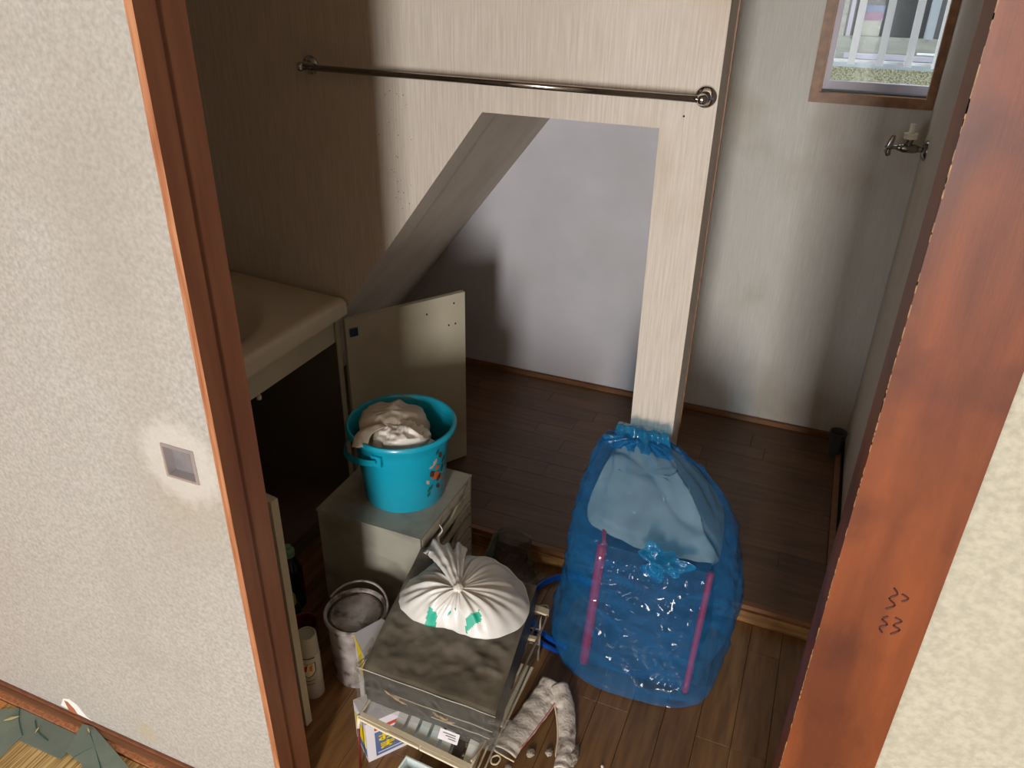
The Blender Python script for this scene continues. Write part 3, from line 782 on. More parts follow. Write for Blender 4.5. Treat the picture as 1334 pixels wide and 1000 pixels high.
obj('cap', lathe(cc, [(.0235, .1335), (.0240, .136), (.0225, .184), (.020, .187), (.0185, .1865), (.017, .182), (.001, .181)], 40), 'cancap', cn, smooth='auto')
def candecal(poly, mat, r=.0249, az0=math.radians(-70), zc=.105):
    bm = bmesh.new(); vs = [bm.verts.new((cc[0]+r*math.cos(az0+u/r), cc[1]+r*math.sin(az0+u/r), zc+v)) for u, v in poly]
    bm.faces.new(vs); return obj('label_print', bm, mat, cn)
sh = [(-.019, .018), (0, .014), (.019, .018), (.019, -.010), (.010, -.022), (0, -.028), (-.010, -.022), (-.019, -.010)]
def strip(poly, mat, r): 
    # split into vertical strips so that it follows the curve
    bm = bmesh.new(); n_ = 12
    us = [min(p[0] for p in poly)+(max(p[0] for p in poly)-min(p[0] for p in poly))*i/n_ for i in range(n_+1)]
    def span(u):
        zs = []
        for i in range(len(poly)):
            (a, b), (c, d) = poly[i], poly[(i+1) % len(poly)]
            if min(a, c)-1e-9 <= u <= max(a, c)+1e-9:
                if abs(a-c) < 1e-9: zs += [b, d]
                else: zs.append(b+(d-b)*(u-a)/(c-a))
        return min(zs), max(zs)
    az0 = math.radians(-66); zc = .100
    prev = None
    for u in us:
        lo_, hi_ = span(u); x, y = cc[0]+r*math.cos(az0+u/r), cc[1]+r*math.sin(az0+u/r)
        cur = (bm.verts.new((x, y, zc+lo_)), bm.verts.new((x, y, zc+hi_)))
        if prev: bm.faces.new((prev[0], cur[0], cur[1], prev[1]))
        prev = cur
    return obj('label_print', bm, mat, cn)
strip(sh, 'darkline', .02475); strip([(u*.88, v*.90) for u, v in sh], 'cord', .0249)
strip([(-.014, .013), (-.009, .012), (-.004, .002), (-.004, -.008), (-.007, -.010)], 'red', .0251)
strip([(-.004, .011), (.001, .012), (-.003, -.008), (-.007, -.010), (-.006, .0)], 'red', .0252)
strip([(.004, .010), (.013, .013), (.013, .009), (.007, .006), (.007, -.002), (.011, -.004), (.010, -.008), (.004, -.005)], 'labelorange', .0251)
strip([(-.019, .030), (.019, .030), (.019, .033), (-.019, .033)], 'darkline', .0249)
strip([(-.012, -.040), (.014, -.034), (.014, -.036), (-.012, -.042)], 'darkline', .0249)
strip([(-.010, -.050), (.012, -.045), (.012, -.047), (-.010, -.052)], 'darkline', .0249)

b1 = thing('squeeze_bottle', (-1.085, 1.205, 0), 'dark bottle with mint green cap in the shade behind the half-open door', 'bottle')
obj('bottle_body', lathe((-1.085, 1.205, 0), [(.026, 0), (.028, .004), (.028, .12), (.020, .145), (.012, .155), (.012, .165)], 28), 'darkglass', b1, smooth='auto')
obj('cap', lathe((-1.085, 1.205, .1655), [(.015, 0), (.015, .018), (.012, .02), (.008, .021), (.008, .032), (.005, .034)], 24), 'mint', b1, smooth='auto')
b2 = thing('squat_bottle', (-1.035, 1.125, 0), 'squat bottle with olive yellow cap in the shade, nearer than mint-capped one', 'bottle')
obj('bottle_body', lathe((-1.035, 1.125, 0), [(.024, 0), (.026, .004), (.026, .08), (.018, .092)], 28), 'darkglass', b2, smooth='auto')
obj('cap', lathe((-1.035, 1.125, .0925), [(.018, 0), (.017, .02), (.012, .027), (.003, .029)], 24), 'olive', b2, smooth='auto')
b3 = thing('maroon_cup', (-.965, 1.085, 0), 'dark maroon plastic cup in the shade between spray can and tin', 'cup')
obj('cup_body', lathe((-.965, 1.085, 0), [(.026, 0), (.028, .003), (.034, .09), (.0345, .092), (.032, .09), (.026, .01), (.002, .008)], 32), 'maroon', b3, smooth='auto')

# ================================================================== CARTONS, RACK, TRAY, WHITE BAG
# detergent carton on the floor, turned 45 degrees
c0 = Vector((-.662, .880, 0)); e1 = Vector((.61, .79, 0)).normalized(); e2 = Vector((-.79, .61, 0)).normalized()
ct = thing('detergent_carton', tuple(c0), 'white and blue detergent carton with yellow lettering, under the cream rack', 'carton')
Wc, Dc, Hc = .160, .072, .118
obj('carton', obox(c0+e1*Wc/2+e2*Dc/2+Vector((0, 0, Hc/2)), e1*Wc/2, e2*Dc/2, (0, 0, Hc/2)), 'card_white', ct, bevel=.001)
fn = Vector((e1.y, -e1.x, 0))
def face_quad(u0, u1, v0, v1, off): return obox(c0+e1*((u0+u1)/2)+Vector((0, 0, (v0+v1)/2))+fn*off, e1*(u1-u0)/2, fn*.0003, (0, 0, (v1-v0)/2))
obj('blue_panel', face_quad(.018, .156, .010, .082, .0004), 'card_blue', ct)
obj('red_strip', face_quad(.018, .100, .088, .097, .0004), 'card_red', ct)
obj('white_line', face_quad(.022, .150, .017, .019, .0008), 'card_white', ct)
bm = obox(c0+e2*.0+Vector((0, 0, 0)), (0.0001, 0, 0), (0, .0001, 0), (0, 0, .0001)); bm.free()
ln = -e1
def side_quad(u0, u1, v0, v1): return obox(c0+e2*((u0+u1)/2)+Vector((0, 0, (v0+v1)/2))+ln*.0004, e2*(u1-u0)/2, ln*.0003, (0, 0, (v1-v0)/2))
obj('side_print', side_quad(.01, .066, .035, .09), 'card_yellow', ct, label='yellow print on the side')
obj('side_print', side_quad(.006, .066, .008, .032), 'card_blue', ct, label='blue print on the side')
def text(s, size, mat, origin, ex, ey, parent, name='lettering', extr=.0003, bold=.0, sx_=1.0):
    cu = bpy.data.curves.new('t', 'FONT'); cu.body = s; cu.size = size; cu.extrude = extr; cu.offset = bold
    o = bpy.data.objects.new('t', cu); COL.objects.link(o)
    dg = bpy.context.evaluated_depsgraph_get(); dg.update()
    me = bpy.data.meshes.new_from_object(o.evaluated_get(dg)); bpy.data.objects.remove(o)
    ex, ey = Vector(ex), Vector(ey); ez = ex.cross(ey)
    mt = Matrix(((ex.x, ey.x, ez.x, 0), (ex.y, ey.y, ez.y, 0), (ex.z, ey.z, ez.z, 0), (0, 0, 0, 1)))
    me.transform(Matrix.Diagonal((sx_, 1, 1, 1))); me.transform(mt); me.transform(Matrix.Translation(Vector(origin)-wpos(parent)))
    me.materials.clear(); me.materials.append(M[mat])
    r = bpy.data.objects.new(name, me); COL.objects.link(r); r.parent = parent
    return r
up = Vector((0, 0, 1))
for dx_, dz_, m_, of, b_ in ((.0012, -.0012, 'darkline', .0010, .0006), (0, 0, 'card_yellow', .0016, .0006)):
    text('お風呂', .025, m_, c0+e1*(.022+dx_)+up*(.054+dz_)+fn*of, e1, up, ct, bold=b_, sx_=1.75)
    text('まる洗', .025, m_, c0+e1*(.022+dx_)+up*(.027+dz_)+fn*of, e1, up, ct, bold=b_, sx_=1.75)

# second, yellow-edged carton standing behind at the left of the tray
k0 = Vector((-.708, .965, 0))
c2t = thing('yellow_carton', (-.72, 1.0, 0), 'white carton with bright yellow corner squeezed between tray and paint tin', 'carton')
prism_pts = [(-.772, 1.012, 0), (-.712, .968, 0), (-.655, 1.04, 0), (-.712, 1.085, 0)]
prism_pts = [(-.767, 1.016, 0), (-.709, .966, 0), (-.707, 1.072, 0), (-.734, 1.078, 0)]
obj('carton', prism(prism_pts, (0, 0, .205)), 'card_white', c2t, bevel=.001)
p, q = Vector(prism_pts[0]), Vector(prism_pts[1]); dpq = (q-p); nn = Vector((dpq.y, -dpq.x, 0)).normalized()
if nn.x > 0: nn = -nn
obj('yellow_corner', prism([p+nn*.0005+up*.204, p+dpq*.75+nn*.0005+up*.204, p+dpq*.98+nn*.0005+up*.10, p+dpq*.55+nn*.0005+up*.12], nn*.0006), 'card_yellow', c2t, label='bright yellow corner')

# cream plastic rack carrying the tray
rk = thing('plastic_rack', (-.54, 1.07, 0), 'cream dish rack with wire sides beneath the black tray', 'rack')
FL, FR, BR, BL = Vector((-.668, .878, .150)), Vector((-.412, .858, .150)), Vector((-.428, 1.285, .150)), Vector((-.690, 1.245, .150))
def barq(a, b, w_, h_, bm=None):
    d = (b-a); n_ = Vector((-d.y, d.x, 0)).normalized()
    return obox((a+b)/2, d/2, n_*w_/2, Vector((0, 0, h_/2)), bm)
obj('front_rail', barq(FL, FR, .011, .006), 'cream', rk, bevel=.002)
d_ = FR-FL; n_ = Vector((d_.y, -d_.x, 0)).normalized()
obj('front_rail', barq(FL+n_*.0095+d_*.28, FR+n_*.0095-d_*.43, .004, .006), 'cream', rk, bevel=.001)
obj('front_rail', barq(FL+n_*.006+d_*.58, FR+n_*.006-d_*.02, .012, .0055), 'cream', rk, bevel=.002)
obj('front_rail', barq(FL+n_*.004+Vector((0, 0, -.001)), FL+n_*.006+d_*.29+Vector((0, 0, -.001)), .012, .006), 'cream', rk, bevel=.002)
obj('corner_post', tube([FR+Vector((0, .004, 0)), FR+Vector((0, .008, -.05)), FR+Vector((0, .012, -.149))], .0035, 8), 'wire', rk, smooth=True)
obj('corner_post', tube([FL+Vector((-.002, -.002, 0)), FL+Vector((-.003, -.008, -.03))], .0045, 8), 'cream', rk, smooth=True)
obj('corner_post', tube([FL+Vector((-.003, -.008, -.03)), FL+Vector((-.004, -.016, -.149))], .0028, 8), 'maroon', rk, smooth=True, label='dark red front leg')
for P_ in (BR, BL):
    obj('corner_post', tube([P_, P_+Vector((0, -.004, -.149))], .003, 8), 'wire', rk, smooth=True)
for dz, r_ in ((0, .003), (-.05, .0022), (-.1, .0022)):
    for a, b in ((FR, BR), (BR, BL), (BL, FL)):
        if dz and b is FL: continue
        obj('side_wire', tube([a+Vector((0, 0, dz)), b+Vector((0, 0, dz))], r_, 8), 'wire', rk, smooth=True)
# outer wire loop on the right and little clips
off = Vector((.018, 0, .012))
obj('side_wire', tube([FR+Vector((-.004, .01, .004)), FR+off+Vector((-.012, .05, 0)), lerp(FR, BR, .5)+off, BR+off, BR+Vector((-.01, .012, .012))], .0026, 8, sub=5), 'wire', rk, smooth=True)
for t in (.25, .52, .80):
    p = lerp(FR, BR, t)+Vector((.008, 0, .008)); obj('clip', obox(p, (.010, .001, 0), (-.0008, .005, 0), (0, 0, .004)), 'cream', rk, bevel=.001)
obj('clip', obox(BR+Vector((.004, -.004, .016)), (.016, .003, -.004), (-.002, .009, 0), (0, 0, .003)), 'cream', rk, bevel=.002)
# pale ribs standing in the rack
for k in range(7):
    t = .30+k*.105
    a = lerp(FL, FR, t)+Vector((.0, .014, 0))
    mt = 'paleblue' if k in (2, 3, 4) else ('rib' if k != 5 else 'greyfilm')
    obj('rib', obox(a+Vector((.004, .020, -.020)), Vector((.0100, -.001, 0)), Vector((-.002, .022, .004)), Vector((0, -.002, .018))), mt, rk, bevel=.003)
obj('rack_base', bx(-.60, -.425, 1.06, 1.24, .015, .019), 'cream', rk)

# pale blue container in front, cut by the picture's edge
pb = thing('pale_blue_tub', (-.50, .845, 0), 'pale blue plastic tub under the front rail of the cream rack', 'tub')
def quadtub(z, s): 
    c = Vector((-.510, .825, 0)); ux, uy = Vector((.998, -.06, 0)), Vector((.06, .998, 0))
    return [c+ux*a*s+uy*b*s+Vector((0, 0, z)) for a, b in ((-.042, -.035), (.05, -.035), (.05, .026), (-.042, .026))]
bm = bmesh.new()
R_ = [[bm.verts.new(p) for p in quadtub(z, s)] for z, s in ((.001, .85), (.112, 1.0), (.112, .95), (.01, .80))]
for A, B in zip(R_, R_[1:]):
    for i in range(4): bm.faces.new((A[i], A[(i+1) % 4], B[(i+1) % 4], B[i]))
bm.faces.new(R_[0][::-1]); bm.faces.new(R_[-1])
obj('tub_body', bm, 'paleblue', pb, bevel=.0015)
obj('tub_rim', tube([p for p in quadtub(.112, 1.02)], .003, 8, closed=True), 'paleblue', pb, smooth=True)

# black tray ----------------------------------------------------------
tr_ = thing('black_tray', (-.55, 1.07, .155), 'dusty black oblong tray in clear plastic wrap, under the tied white bag', 'tray')
tFL, tFR, tBR, tBL = Vector((-.677, .912, .250)), Vector((-.386, .914, .250)), Vector((-.424, 1.235, .287)), Vector((-.7215, 1.248, .287))
def bil(u, v, off=0):
    p = lerp(lerp(tFL, tFR, u), lerp(tBL, tBR, u), v)
    return p+Vector((0, 0, off))
def tf(u, v):
    p = bil(u, v)
    e = min(u, 1-u, v, 1-v)
    b = .004*nz(p, 14, 1)+.0035*ridge((p.x*.4, p.y, 0), 22, 4)*min(1, e*12)+.003*nz(p, 60, 2)*min(1, e*12)
    if e < .03: b -= (.03-e)*.12
    return p+Vector((0, 0, b))
bm, V = grid(tf, 60, 70)
topf = set(bm.faces)
edge = [V[i][0] for i in range(60)]+[V[59][j] for j in range(1, 70)]+[V[i][69] for i in range(58, -1, -1)]+[V[0][j] for j in range(68, 0, -1)]
cen = bil(.5, .5)
prev = edge
for step in ((1.0, -.048), (.985, -.096)):
    cur = []
    for v in edge:
        p = cen+(v.co-cen)*step[0]
        hz = .0018*nz(v.co+Vector((0, 0, step[1])), 40)
        cur.append(bm.verts.new((p.x+hz, p.y+hz, v.co.z+step[1])))
    for i in range(len(edge)):
        bm.faces.new((prev[i], prev[(i+1) % len(edge)], cur[(i+1) % len(edge)], cur[i]))
    prev = cur
bm.faces.new(prev)
for f in bm.faces: f.material_index = 0 if f in topf else 1
obj('tray_body', bm, ['traytop', 'trayside'], tr_, smooth='auto')
# wrap
def wf(u, v):
    s = -.07+1.14*u
    top = lerp(tFL, tFR, s)
    if v < .35:
        k = v/.35; p = top+Vector((-.02*(1-k)*0, .06*(1-k), .006+.006*(1-k)))
    else:
        k = (v-.35)/.65; p = top+Vector((0, -.007-.005*math.sin(k*3), .006-.104*k))
    if s < 0: p += Vector((s*.05, .25*(-s), -.16*(-s)))
    if s > 1: p += Vector(((s-1)*.05, .3*(s-1), -.35*(s-1)))
    q = Vector((p.x, p.y*1, p.z))
    w1 = abs(s-.5) > .44
    p += Vector((.3, -1, .5))*(.0035*ridge(q, 30, 1)+.0022*ridge(q, 70, 3))*(1.8 if w1 else 1)
    return p
bm, _ = grid(wf, 110, 40)
obj('clear_wrap', bm, 'wrap', tr_, smooth=True)
bm, _ = grid(lambda u, v: Vector((-.690-.012*math.sin(v*3)+.008*u, .905+.05*u, .262-.06*v))+Vector((.012, .004, .003))*ridge((u*.1, v*.1, 0), 30, 2), 22, 26)
obj('clear_wrap', bm, 'wrap', tr_, smooth=True)
bm, _ = grid(lambda u, v: Vector((-.392+.032*u+.006*math.sin(v*5), .898+.03*u, .242-.075*v))+Vector((.008, -.008, .004))*ridge((u*.1, v*.1, 0), 34, 5), 24, 30)
obj('clear_wrap', bm, 'wrap', tr_, smooth=True)
# highlight streaks on the wrap's folds, painted as pale matte tubes
for (z_, a_, b_) in ((.2575, -.02, 1.02), (.2130, .22, 1.0), (.1900, .55, .98)):
    obj('wrap_fold', tube([lerp(tFL, tFR, lerp(a_, b_, k/10))+Vector((0, -.011-.001*math.sin(k*2), z_-.25+.0015*math.sin(k*1.9))) for k in range(11)], .0011, 6, sub=3), 'greycloth', tr_, smooth=True)
for (u_, z_) in ((.25, .215), (.31, .207), (.62, .203), (.67, .200)):
    p = lerp(tFL, tFR, u_)+Vector((0, -.013, z_-.25))
    obj('tape_scrap', tube([p+Vector((-.016, 0, .007)), p+Vector((-.004, -.001, .001)), p+Vector((.006, 0, -.003)), p+Vector((.017, 0, -.004+.006*(u_ > .6)))], lambda t: .0008+.0018*abs(math.sin(7*t)), 6, sub=4), 'tan', tr_, smooth=True)
lp = lerp(tFL, tFR, .70)+Vector((0, -.024, -.080)); lu = (tFR-tFL).normalized()
lh = Vector((0, .0072, .0066)); ln_ = Vector((0, -.68, .74))
lb = obj('paper_label', obox(lp, lu*.021, ln_*.0004, lh), 'card_white', tr_, label='small white sticker')
for k in range(3):
    obj('printed_line', obox(lp+ln_*.0007+lh*(.45-.42*k)+lu*.004*k, lu*(.014-.003*k), ln_*.0002, lh*.07), 'greycup', lb)

# tied white bag ------------------------------------------------------
wb = thing('tied_white_bag', (-.575, 1.125, .285), 'white tied shopping bag with teal print, lying on the black tray', 'plastic bag')
kx, ky, kz = -.548, 1.093, .352
bcx, bcy = -.568, 1.128
def bag(u, v):
    th = 2*math.pi*u
    ct_, st_ = math.cos(th), math.sin(th)
    # outline radius of the lying bag (wider along +X)
    R = .118+.030*max(0, math.cos(th-.35))+.010*math.cos(3*th+1)+.008*math.cos(2*th-.6)-.012*max(0, math.cos(th+2.2))
    t = v
    # from knot (v=0) out and down to the base
    if t < .62:
        k = t/.62
        rr_ = k**.9
        c_ = Vector((lerp(kx, bcx, k), lerp(ky, bcy, k), 0))
        z = .352-.006*k-.052*k**2.6-.014*math.exp(-(k/.10)**2)*0
    else:
        k = (t-.62)/.38
        rr_ = 1+.04*math.sin(k*math.pi)-.30*k*k
        c_ = Vector((bcx, bcy, 0))
        base = .262+(bcy+R*st_-.91)*.10
        z = lerp(.294, base+.004, k**.8)
    x = c_.x+R*rr_*ct_; y = c_.y+R*rr_*st_
    kk = min(1, t/.62)
    # radial pleats strongest mid-way, on the camera/left side
    side = .35+.65*(.5-.5*math.cos(th-.35))
    pl = math.sin(th*13+2.2*nz((ct_, st_, kk), 1.6, 1))*.6+math.sin(th*29+3*nz((ct_, st_, kk*.6), 2.2, 3))*.4
    amp = .0062*math.sin(min(1, kk*1.05)*math.pi)**.8*side+.0012
    z += pl*amp
    z += .006*ridge((x, y, z), 16, 6)*kk*side
    rad = .003*ridge((x, y, z), 24, 8)*kk
    return Vector((x+ct_*rad, y+st_*rad, z))
bm, _ = grid(bag, 220, 60, wrap=True)
for f in bm.faces:
    c = f.calc_center_median()
    th = math.atan2(c.y-bcy, c.x-bcx); r = math.hypot(c.x-bcx, c.y-bcy)
    a = math.degrees(th)
    if (-105 < a < -92 and .088 < r < .125) or (-92 < a < -86 and .108 < r < .135) or (-55 < a < -38 and .100 < r < .115) or (-78 < a < -66 and .080 < r < .090 and nz(c, 90, 1) > 0):
        f.material_index = 1
obj('bag_body', bm, ['white_bag', 'bagteal'], wb, smooth=True)
# twisted ears from the knot towards the back left
def ear(p0, p1, w0, w1, seed, lift=.016):
    p0, p1 = Vector(p0), Vector(p1); d = (p1-p0); s_ = Vector((-d.y, d.x, 0)).normalized()
    def f(u, v):
        wd = lerp(w0, w1, v**1.2); a = (u-.5)*2
        p = p0+d*v+s_*a*wd
        p.z += lift*math.sin(v*math.pi*.9)+.010*(1-a*a)*(.3+v)+.004*math.sin(a*9+seed)*v+.003*ridge(p, 50, seed)
        if v > .85: p += d*.08*math.sin(a*5+seed)
        return p
    bm, _ = grid(f, 28, 26)
    return bm
e_ = obj('bag_ear', ear((kx, ky, kz-.004), (-.655, 1.200, .336), .010, .034, 1), 'white_bag', wb, smooth=True); m_ = e_.modifiers.new('thick', 'SOLIDIFY'); m_.thickness = .0015
e_ = obj('bag_ear', ear((kx, ky, kz-.006), (-.618, 1.215, .332), .008, .030, 4, .010), 'white_bag', wb, smooth=True); m_ = e_.modifiers.new('thick', 'SOLIDIFY'); m_.thickness = .0015
obj('knot', crumple((kx, ky, kz+.001), .010, .011, .008, 3, .02, 40, 32, 16), 'cloth2', wb, smooth=True)
obj('bag_tip', tube([(-.650, 1.205, .343), (-.662, 1.222, .352), (-.658, 1.236, .362), (-.670, 1.244, .370)], lambda t: .0028*(1-t)+.0008, 8, sub=4), 'cloth2', wb, smooth=True)

# ================================================================== SCRAP BAG by the step
sc = thing('film_scrap', (-.615, 1.50, 0), 'crumpled grey translucent wrapper between white bag and step', 'wrapper')
def scr(u, v):
    th = math.pi*(1.15*u-.05)
    p = Vector((-.612+.070*math.cos(th)*(1-.35*v), 1.545-.055*math.sin(th)*(1-.2*v), .004+.125*v))
    return p+Vector((.010, .008, .004))*ridge(p, 26, 2)+Vector((.004, .004, 0))*ridge(p, 60, 2)
bm, _ = grid(scr, 40, 30)
o = obj('wrapper_side', bm, 'greyfilm', sc, smooth=True)
bm, _ = grid(lambda u, v: scr(u, 1)+(Vector((-.620, 1.575, .135))-scr(u, 1))*v*.9, 40, 8)
obj('wrapper_top', bm, 'greyfilm', sc, smooth=True)
obj('green_edge', prism([(-.690, 1.49, .01), (-.655, 1.535, .01), (-.640, 1.56, .125), (-.660, 1.545, .13)], (.006, -.004, 0)), 'heri', sc)
def scr2(u, v): 
    p = Vector((-.545+.03*u+.012*math.sin(v*4), 1.43+.05*u, .003+.07*v*(1-.5*u)))
    return p+Vector((.006, .006, .002))*ridge(p, 40, 2)
bm, _ = grid(scr2, 18, 18)
obj('wrapper_side', bm, 'greyfilm', sc, smooth=True)

# ================================================================== HOSE
hp = [(-.38, 1.578),  (-.440, 1.583), (-.485, 1.560), (-.517, 1.502), (-.506, 1.429), (-.470, 1.376), (-.424, 1.350), (-.372, 1.338)]
hs = obj('hose', tube([(x, y, .0105) for x, y in hp], .0092, 14, sub=8), 'hose', smooth=True, loc=(-.45, 1.45, 0),
         label='thick blue hose loop on the floor left of the blue bag', cat='hose')
obj('hose_strand', tube([(-.500, 1.366, .010), (-.470, 1.340, .009), (-.425, 1.326, .008), (-.38, 1.318, .008)], .0068, 12, sub=8), 'hose', hs, smooth=True)

# ================================================================== BLUE BAG AND CONTENTS
cs = thing('fabric_case', (-.19, 1.45, 0), 'navy fabric case with red piping inside the blue bag', 'case')
cp = {'fl': (-.318, 1.315), 'fr': (-.078, 1.325), 'br': (-.055, 1.565), 'bl': (-.345, 1.560)}
lo = [Vector((*cp[k], .006)) for k in ('fl', 'fr', 'br', 'bl')]
hi = [Vector((-.316, 1.388, .318)), Vector((-.072, 1.398, .312)), Vector((-.095, 1.585, .340)), Vector((-.350, 1.580, .345))]
bm = bmesh.new()
nl = 14
rings = []
for k in range(nl+1):
    t = k/nl
    c4 = [lerp(a, b, t) for a, b in zip(lo, hi)]
    ring = []
    for i in range(4):
        for j in range(8):
            p = lerp(c4[i], c4[(i+1) % 4], j/8)
            n2 = (p-sum(c4, Vector())/4); n2.z = 0
            p += n2.normalized()*(.010*math.sin(j/8*math.pi)*math.sin(t*math.pi)+.004*nz(p, 18, 2))
            ring.append(bm.verts.new(p))
    rings.append(ring)
for A, B in zip(rings, rings[1:]):
    for i in range(32): bm.faces.new((A[i], A[(i+1) % 32], B[(i+1) % 32], B[i]))
bm.faces.new(rings[0][::-1]); bm.faces.new(rings[-1])
obj('case_body', bm, 'navy', cs, smooth='auto')
for a, b, r_ in ((lo[0], hi[0], .012), (lo[1], hi[1], .008)):
    obj('piping', tube([lerp(a, b, t)+Vector((-.003 if a is lo[0] else .002, -.004, .006)) for t in (0, .25, .5, .75, 1)], r_, 10, sub=3), 'redpipe', cs, smooth=True)
obj('piping', tube([hi[0]+Vector((0, 0, .004)), (hi[0]+hi[3])/2+Vector((-.01, 0, .008)), hi[3]], .005, 8, sub=3), 'redpipe', cs, smooth=True)
TL = [(0, -.405), (.05, -.424), (.1, -.420), (.15, -.413), (.2, -.408), (.25, -.405), (.3, -.403), (.35, -.404), (.4, -.402), (.45, -.390), (.49, -.372)]
TR = [(0, -.020), (.05, -.010), (.1, -.010), (.15, -.005), (.2, -.003), (.25, -.010), (.3, -.023), (.35, -.045), (.4, -.080), (.45, -.130), (.49, -.200)]
TF = [(0, 1.262), (.05, 1.262), (.15, 1.290), (.25, 1.320), (.32, 1.345), (.36, 1.385), (.40, 1.430), (.45, 1.475), (.49, 1.53)]
TBk = [(0, 1.585), (.05, 1.600), (.3, 1.606), (.45, 1.615), (.49, 1.615)]
# grey cushion on top
def cush(u, v):
    th = 2*math.pi*u; ph = math.pi*v
    sp = lambda a, e: math.copysign(abs(a)**e, a)
    d = Vector((sp(math.cos(th), .6)*sp(math.sin(ph), .5), sp(math.sin(th), .6)*sp(math.sin(ph), .5), sp(math.cos(ph), .8)))
    p = Vector((-.232+d.x*.158, 1.515+d.y*.098, .388+d.z*.074))
    p.x += (p.z-.40)*-.5
    p.z += (p.y-1.52)*.45
    p += d*(.010*ridge(p, 11, 2)+.005*ridge(p, 28, 3))
    p.y = max(p.y, interp(p.z, TF)+.026); p.y = min(p.y, 1.598)
    p.x = min(max(p.x, interp(p.z, TL)+.028), interp(p.z, TR)-.030)
    p.z -= .010*math.exp(-((p.y-1.50-.05*math.sin(p.x*14))/.012)**2)+.007*math.exp(-((p.x+.27-.3*(p.y-1.5))/.012)**2)
    return p
bm, _ = grid(cush, 80, 44, wrap=True)
bmesh.ops.remove_doubles(bm, verts=bm.verts, dist=1e-6)
obj('cushion', bm, 'greycloth', smooth=True, loc=(-.23, 1.52, .35), label='grey cushion seen through the top of the blue bag', cat='cushion')

def bfilm(u, v):
    th = 2*math.pi*u
    if v < .86:
        z = .004+.486*(v/.86); k = 1
    else:
        t = (v-.86)/.14; z = .49+.016*math.sin(t*math.pi/2); k = 1-t*.97
    xl_, xr_, yf, yb2 = interp(z, TL), interp(z, TR), interp(z, TF), interp(z, TBk)
    cxx, cyy = (xl_+xr_)/2, (yf+yb2)/2; hx_, hy_ = (xr_-xl_)/2*k, (yb2-yf)/2*k
    sp = lambda a, e: math.copysign(abs(a)**e, a)
    x = cxx+sp(math.cos(th), .72)*hx_; y = cyy+sp(math.sin(th), .72)*hy_
    n2 = Vector((math.cos(th), math.sin(th), .3))
    p = Vector((x, y, z))
    w_ = .0085*ridge((p.x, p.y, p.z*.7), 7, 1)+.0060*ridge((p.x+p.z*.6, p.y, p.z*1.6), 13, 4)+.002
    fr_ = max(0, 1-abs(p.z-.30)/.10)
    w_ += (.0012+.0034*fr_)*ridge((p.x*1.6-p.z*.5, p.y, p.z), 44, 6)+.0010*ridge(p, 90, 7)
    w_ += .0022*ridge((p.x+p.z*.9, p.y, p.z*2.1), 30, 11)+.0012*ridge((p.x*.7-p.z, p.y, p.z*1.5), 60, 13)
    w_ += .0045*(1-abs(math.sin((p.z+p.x*.35)*21+1.5*nz(p, 6, 3))))**3*max(0, 1-abs(p.z-.12)/.13)
    w_ += .006*math.sin(th*17+z*9)*max(0, (z-.38)/.12)
    p += n2*(w_-.006)
    if p.z < .002: p.z = .002
    if p.y > 1.632: p.y = 1.632
    if p.y > 1.610 and p.z < .052: p.y = 1.610
    return p
bb = thing('blue_bag', (-.2, 1.44, 0), 'translucent blue refuse bag standing against the closet post', 'refuse bag')
bm, _ = grid(bfilm, 240, 130, wrap=True)
obj('bag_film', bm, 'bluefilm', bb, smooth=True)
# gathered top flap
def gat(u, v):
    a = (u-.5)*2
    p = Vector((-.285+a*.075*(1-.25*v)-.015*v, 1.600-.045*(1-v), .478+.050*math.sin(v*1.7)))
    p += Vector((.2, -1, .8))*(.008*ridge((p.x, p.y, p.z), 30, 5)+.004*math.sin(a*14))
    p.y = min(p.y, 1.633)
    return p
bm, _ = grid(gat, 50, 22)
obj('gathered_top', bm, 'blueknot', bb, smooth=True)
bm, _ = grid(lambda u, v: Vector((-.372+.055*u-.01*v, 1.555+.02*u, .478+.028*v))+Vector((.1, -.6, .4))*.006*ridge((u*.1, v*.06, .3), 40, 3), 20, 12)
obj('gathered_top', bm, 'blueknot', bb, smooth=True)
# crumpled extra film tuffet on the front
def tuf(u, v):
    th = 2*math.pi*u
    r = .040*v*(1+.28*math.sin(th*3+1)+.18*math.sin(th*7))
    p = Vector((-.175+r*math.cos(th)*1.3, 1.352+.012*v*math.sin(th)-.0, .345+r*math.sin(th)*.9))
    p.y += -.020*(1-v)+.0*v
    p += Vector((.2, -1, .4))*(.010*ridge(p, 34, 2)+.004*ridge(p, 80, 3))
    return p
bm, _ = grid(tuf, 60, 18, wrap=True)
obj('crumpled_film', bm, 'blueknot', bb, smooth=True)

# ================================================================== KNIT STRIP (old work glove cuff) and lint
gl = thing('knit_strip', (-.35, 1.1, 0), 'grimy off-white knitted strip with cord loops, folded on the front floor', 'rag')
def leg(pts, w0, w1, name, th=.004):
    pts = [Vector(p) for p in pts]
    def f(u, v):
        t = v*(len(pts)-1); i = min(int(t), len(pts)-2); k = t-i
        p = lerp(pts[i], pts[i+1], k); d = (pts[min(i+1, len(pts)-1)]-pts[i]); s_ = Vector((d.y, -d.x, 0)).normalized()
        wd = lerp(w0, w1, v); a = (u-.5)*2
        q = p+s_*a*wd
        q.z += .008*(1-a*a)+.0022*nz(q, 60, 2)+.002*math.sin(v*40)*.4
        q += s_*.0018*nz(q, 70, 4)
        return q
    bm, _ = grid(f, 16, 50)
    o = obj(name, bm, 'glove', gl, smooth=True); m2 = o.modifiers.new('thick', 'SOLIDIFY'); m2.thickness = th; m2.offset = 1
    return o
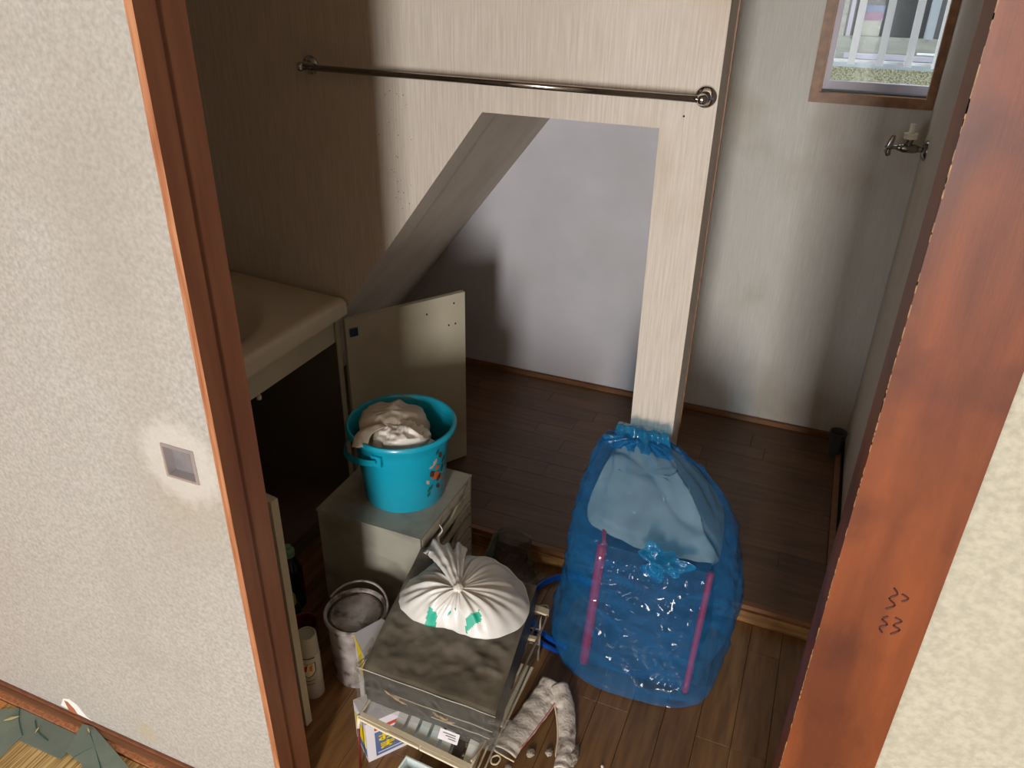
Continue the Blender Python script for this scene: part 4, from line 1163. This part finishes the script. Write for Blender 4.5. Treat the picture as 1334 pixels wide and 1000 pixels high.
leg([(-.362, 1.208, .026), (-.372, 1.165, .014), (-.385, 1.105, .008), (-.400, 1.045, .006), (-.405, 1.012, .005)], .030, .027, 'cuff_flap')
leg([(-.350, 1.205, .028), (-.318, 1.165, .016), (-.294, 1.110, .007), (-.280, 1.055, .006), (-.276, 1.020, .005)], .020, .015, 'cuff_flap')
obj('cord_edge', tube([(-.352, 1.175, .022), (-.326, 1.13, .014), (-.308, 1.085, .008), (-.300, 1.05, .006), (-.286, 1.03, .006), (-.280, 1.0, .006), (-.274, .985, .006)], .0022, 8, sub=5), 'cord', gl, smooth=True)
obj('cord_edge', tube([(-.393, 1.19, .018), (-.405, 1.12, .009), (-.424, 1.05, .006), (-.430, 1.012, .007), (-.405, 1.002, .009), (-.376, .998, .008)], .0018, 8, sub=5), 'cord', gl, smooth=True)
obj('pink_stitching', tube([(-.340, 1.185, .026), (-.347, 1.14, .018), (-.362, 1.08, .012), (-.374, 1.03, .010)], .0014, 6, sub=5), 'pink', gl, smooth=True)
obj('cord_loop', tube([(-.415, 1.000, .005), (-.424, .990, .006), (-.420, .978, .005), (-.409, .980, .005), (-.406, .994, .006)], .002, 8, closed=True, sub=5), 'cord', gl, smooth=True)
obj('cord_loop', tube([(-.279, 1.020, .006), (-.284, 1.000, .006), (-.277, .978, .005), (-.269, .985, .005), (-.270, 1.008, .006)], .002, 8, closed=True, sub=5), 'cord', gl, smooth=True)
for (x, y, r, lab) in ((-.266, 1.062, .013, 'grey lint clump right of the knitted strip'), (-.352, 1.035, .009, 'grey lint clump between the two legs of the knitted strip, left side'),
                       (-.316, 1.052, .008, 'pale lint clump just left of the thin leg of the knitted strip'), (-.384, .984, .007, 'lint clump below the wide leg of the knitted strip')):
    obj('lint_clump', crumple((x, y, r*.45), r*.7, r*1.5 if r > .01 else r*.9, r*.38, x*100, .055, 45, 44, 24), 'lint', smooth=True, loc=(x, y, 0), label=lab, cat='lint')
o = obj('white_crumb', crumple((-.2005, 1.065, .0025), .003, .003, .0022, 1, .01, 30, 12, 8), 'patch', loc=(-.2005, 1.065, 0), label='tiny white crumb on the bare front floorboards', cat='crumb')
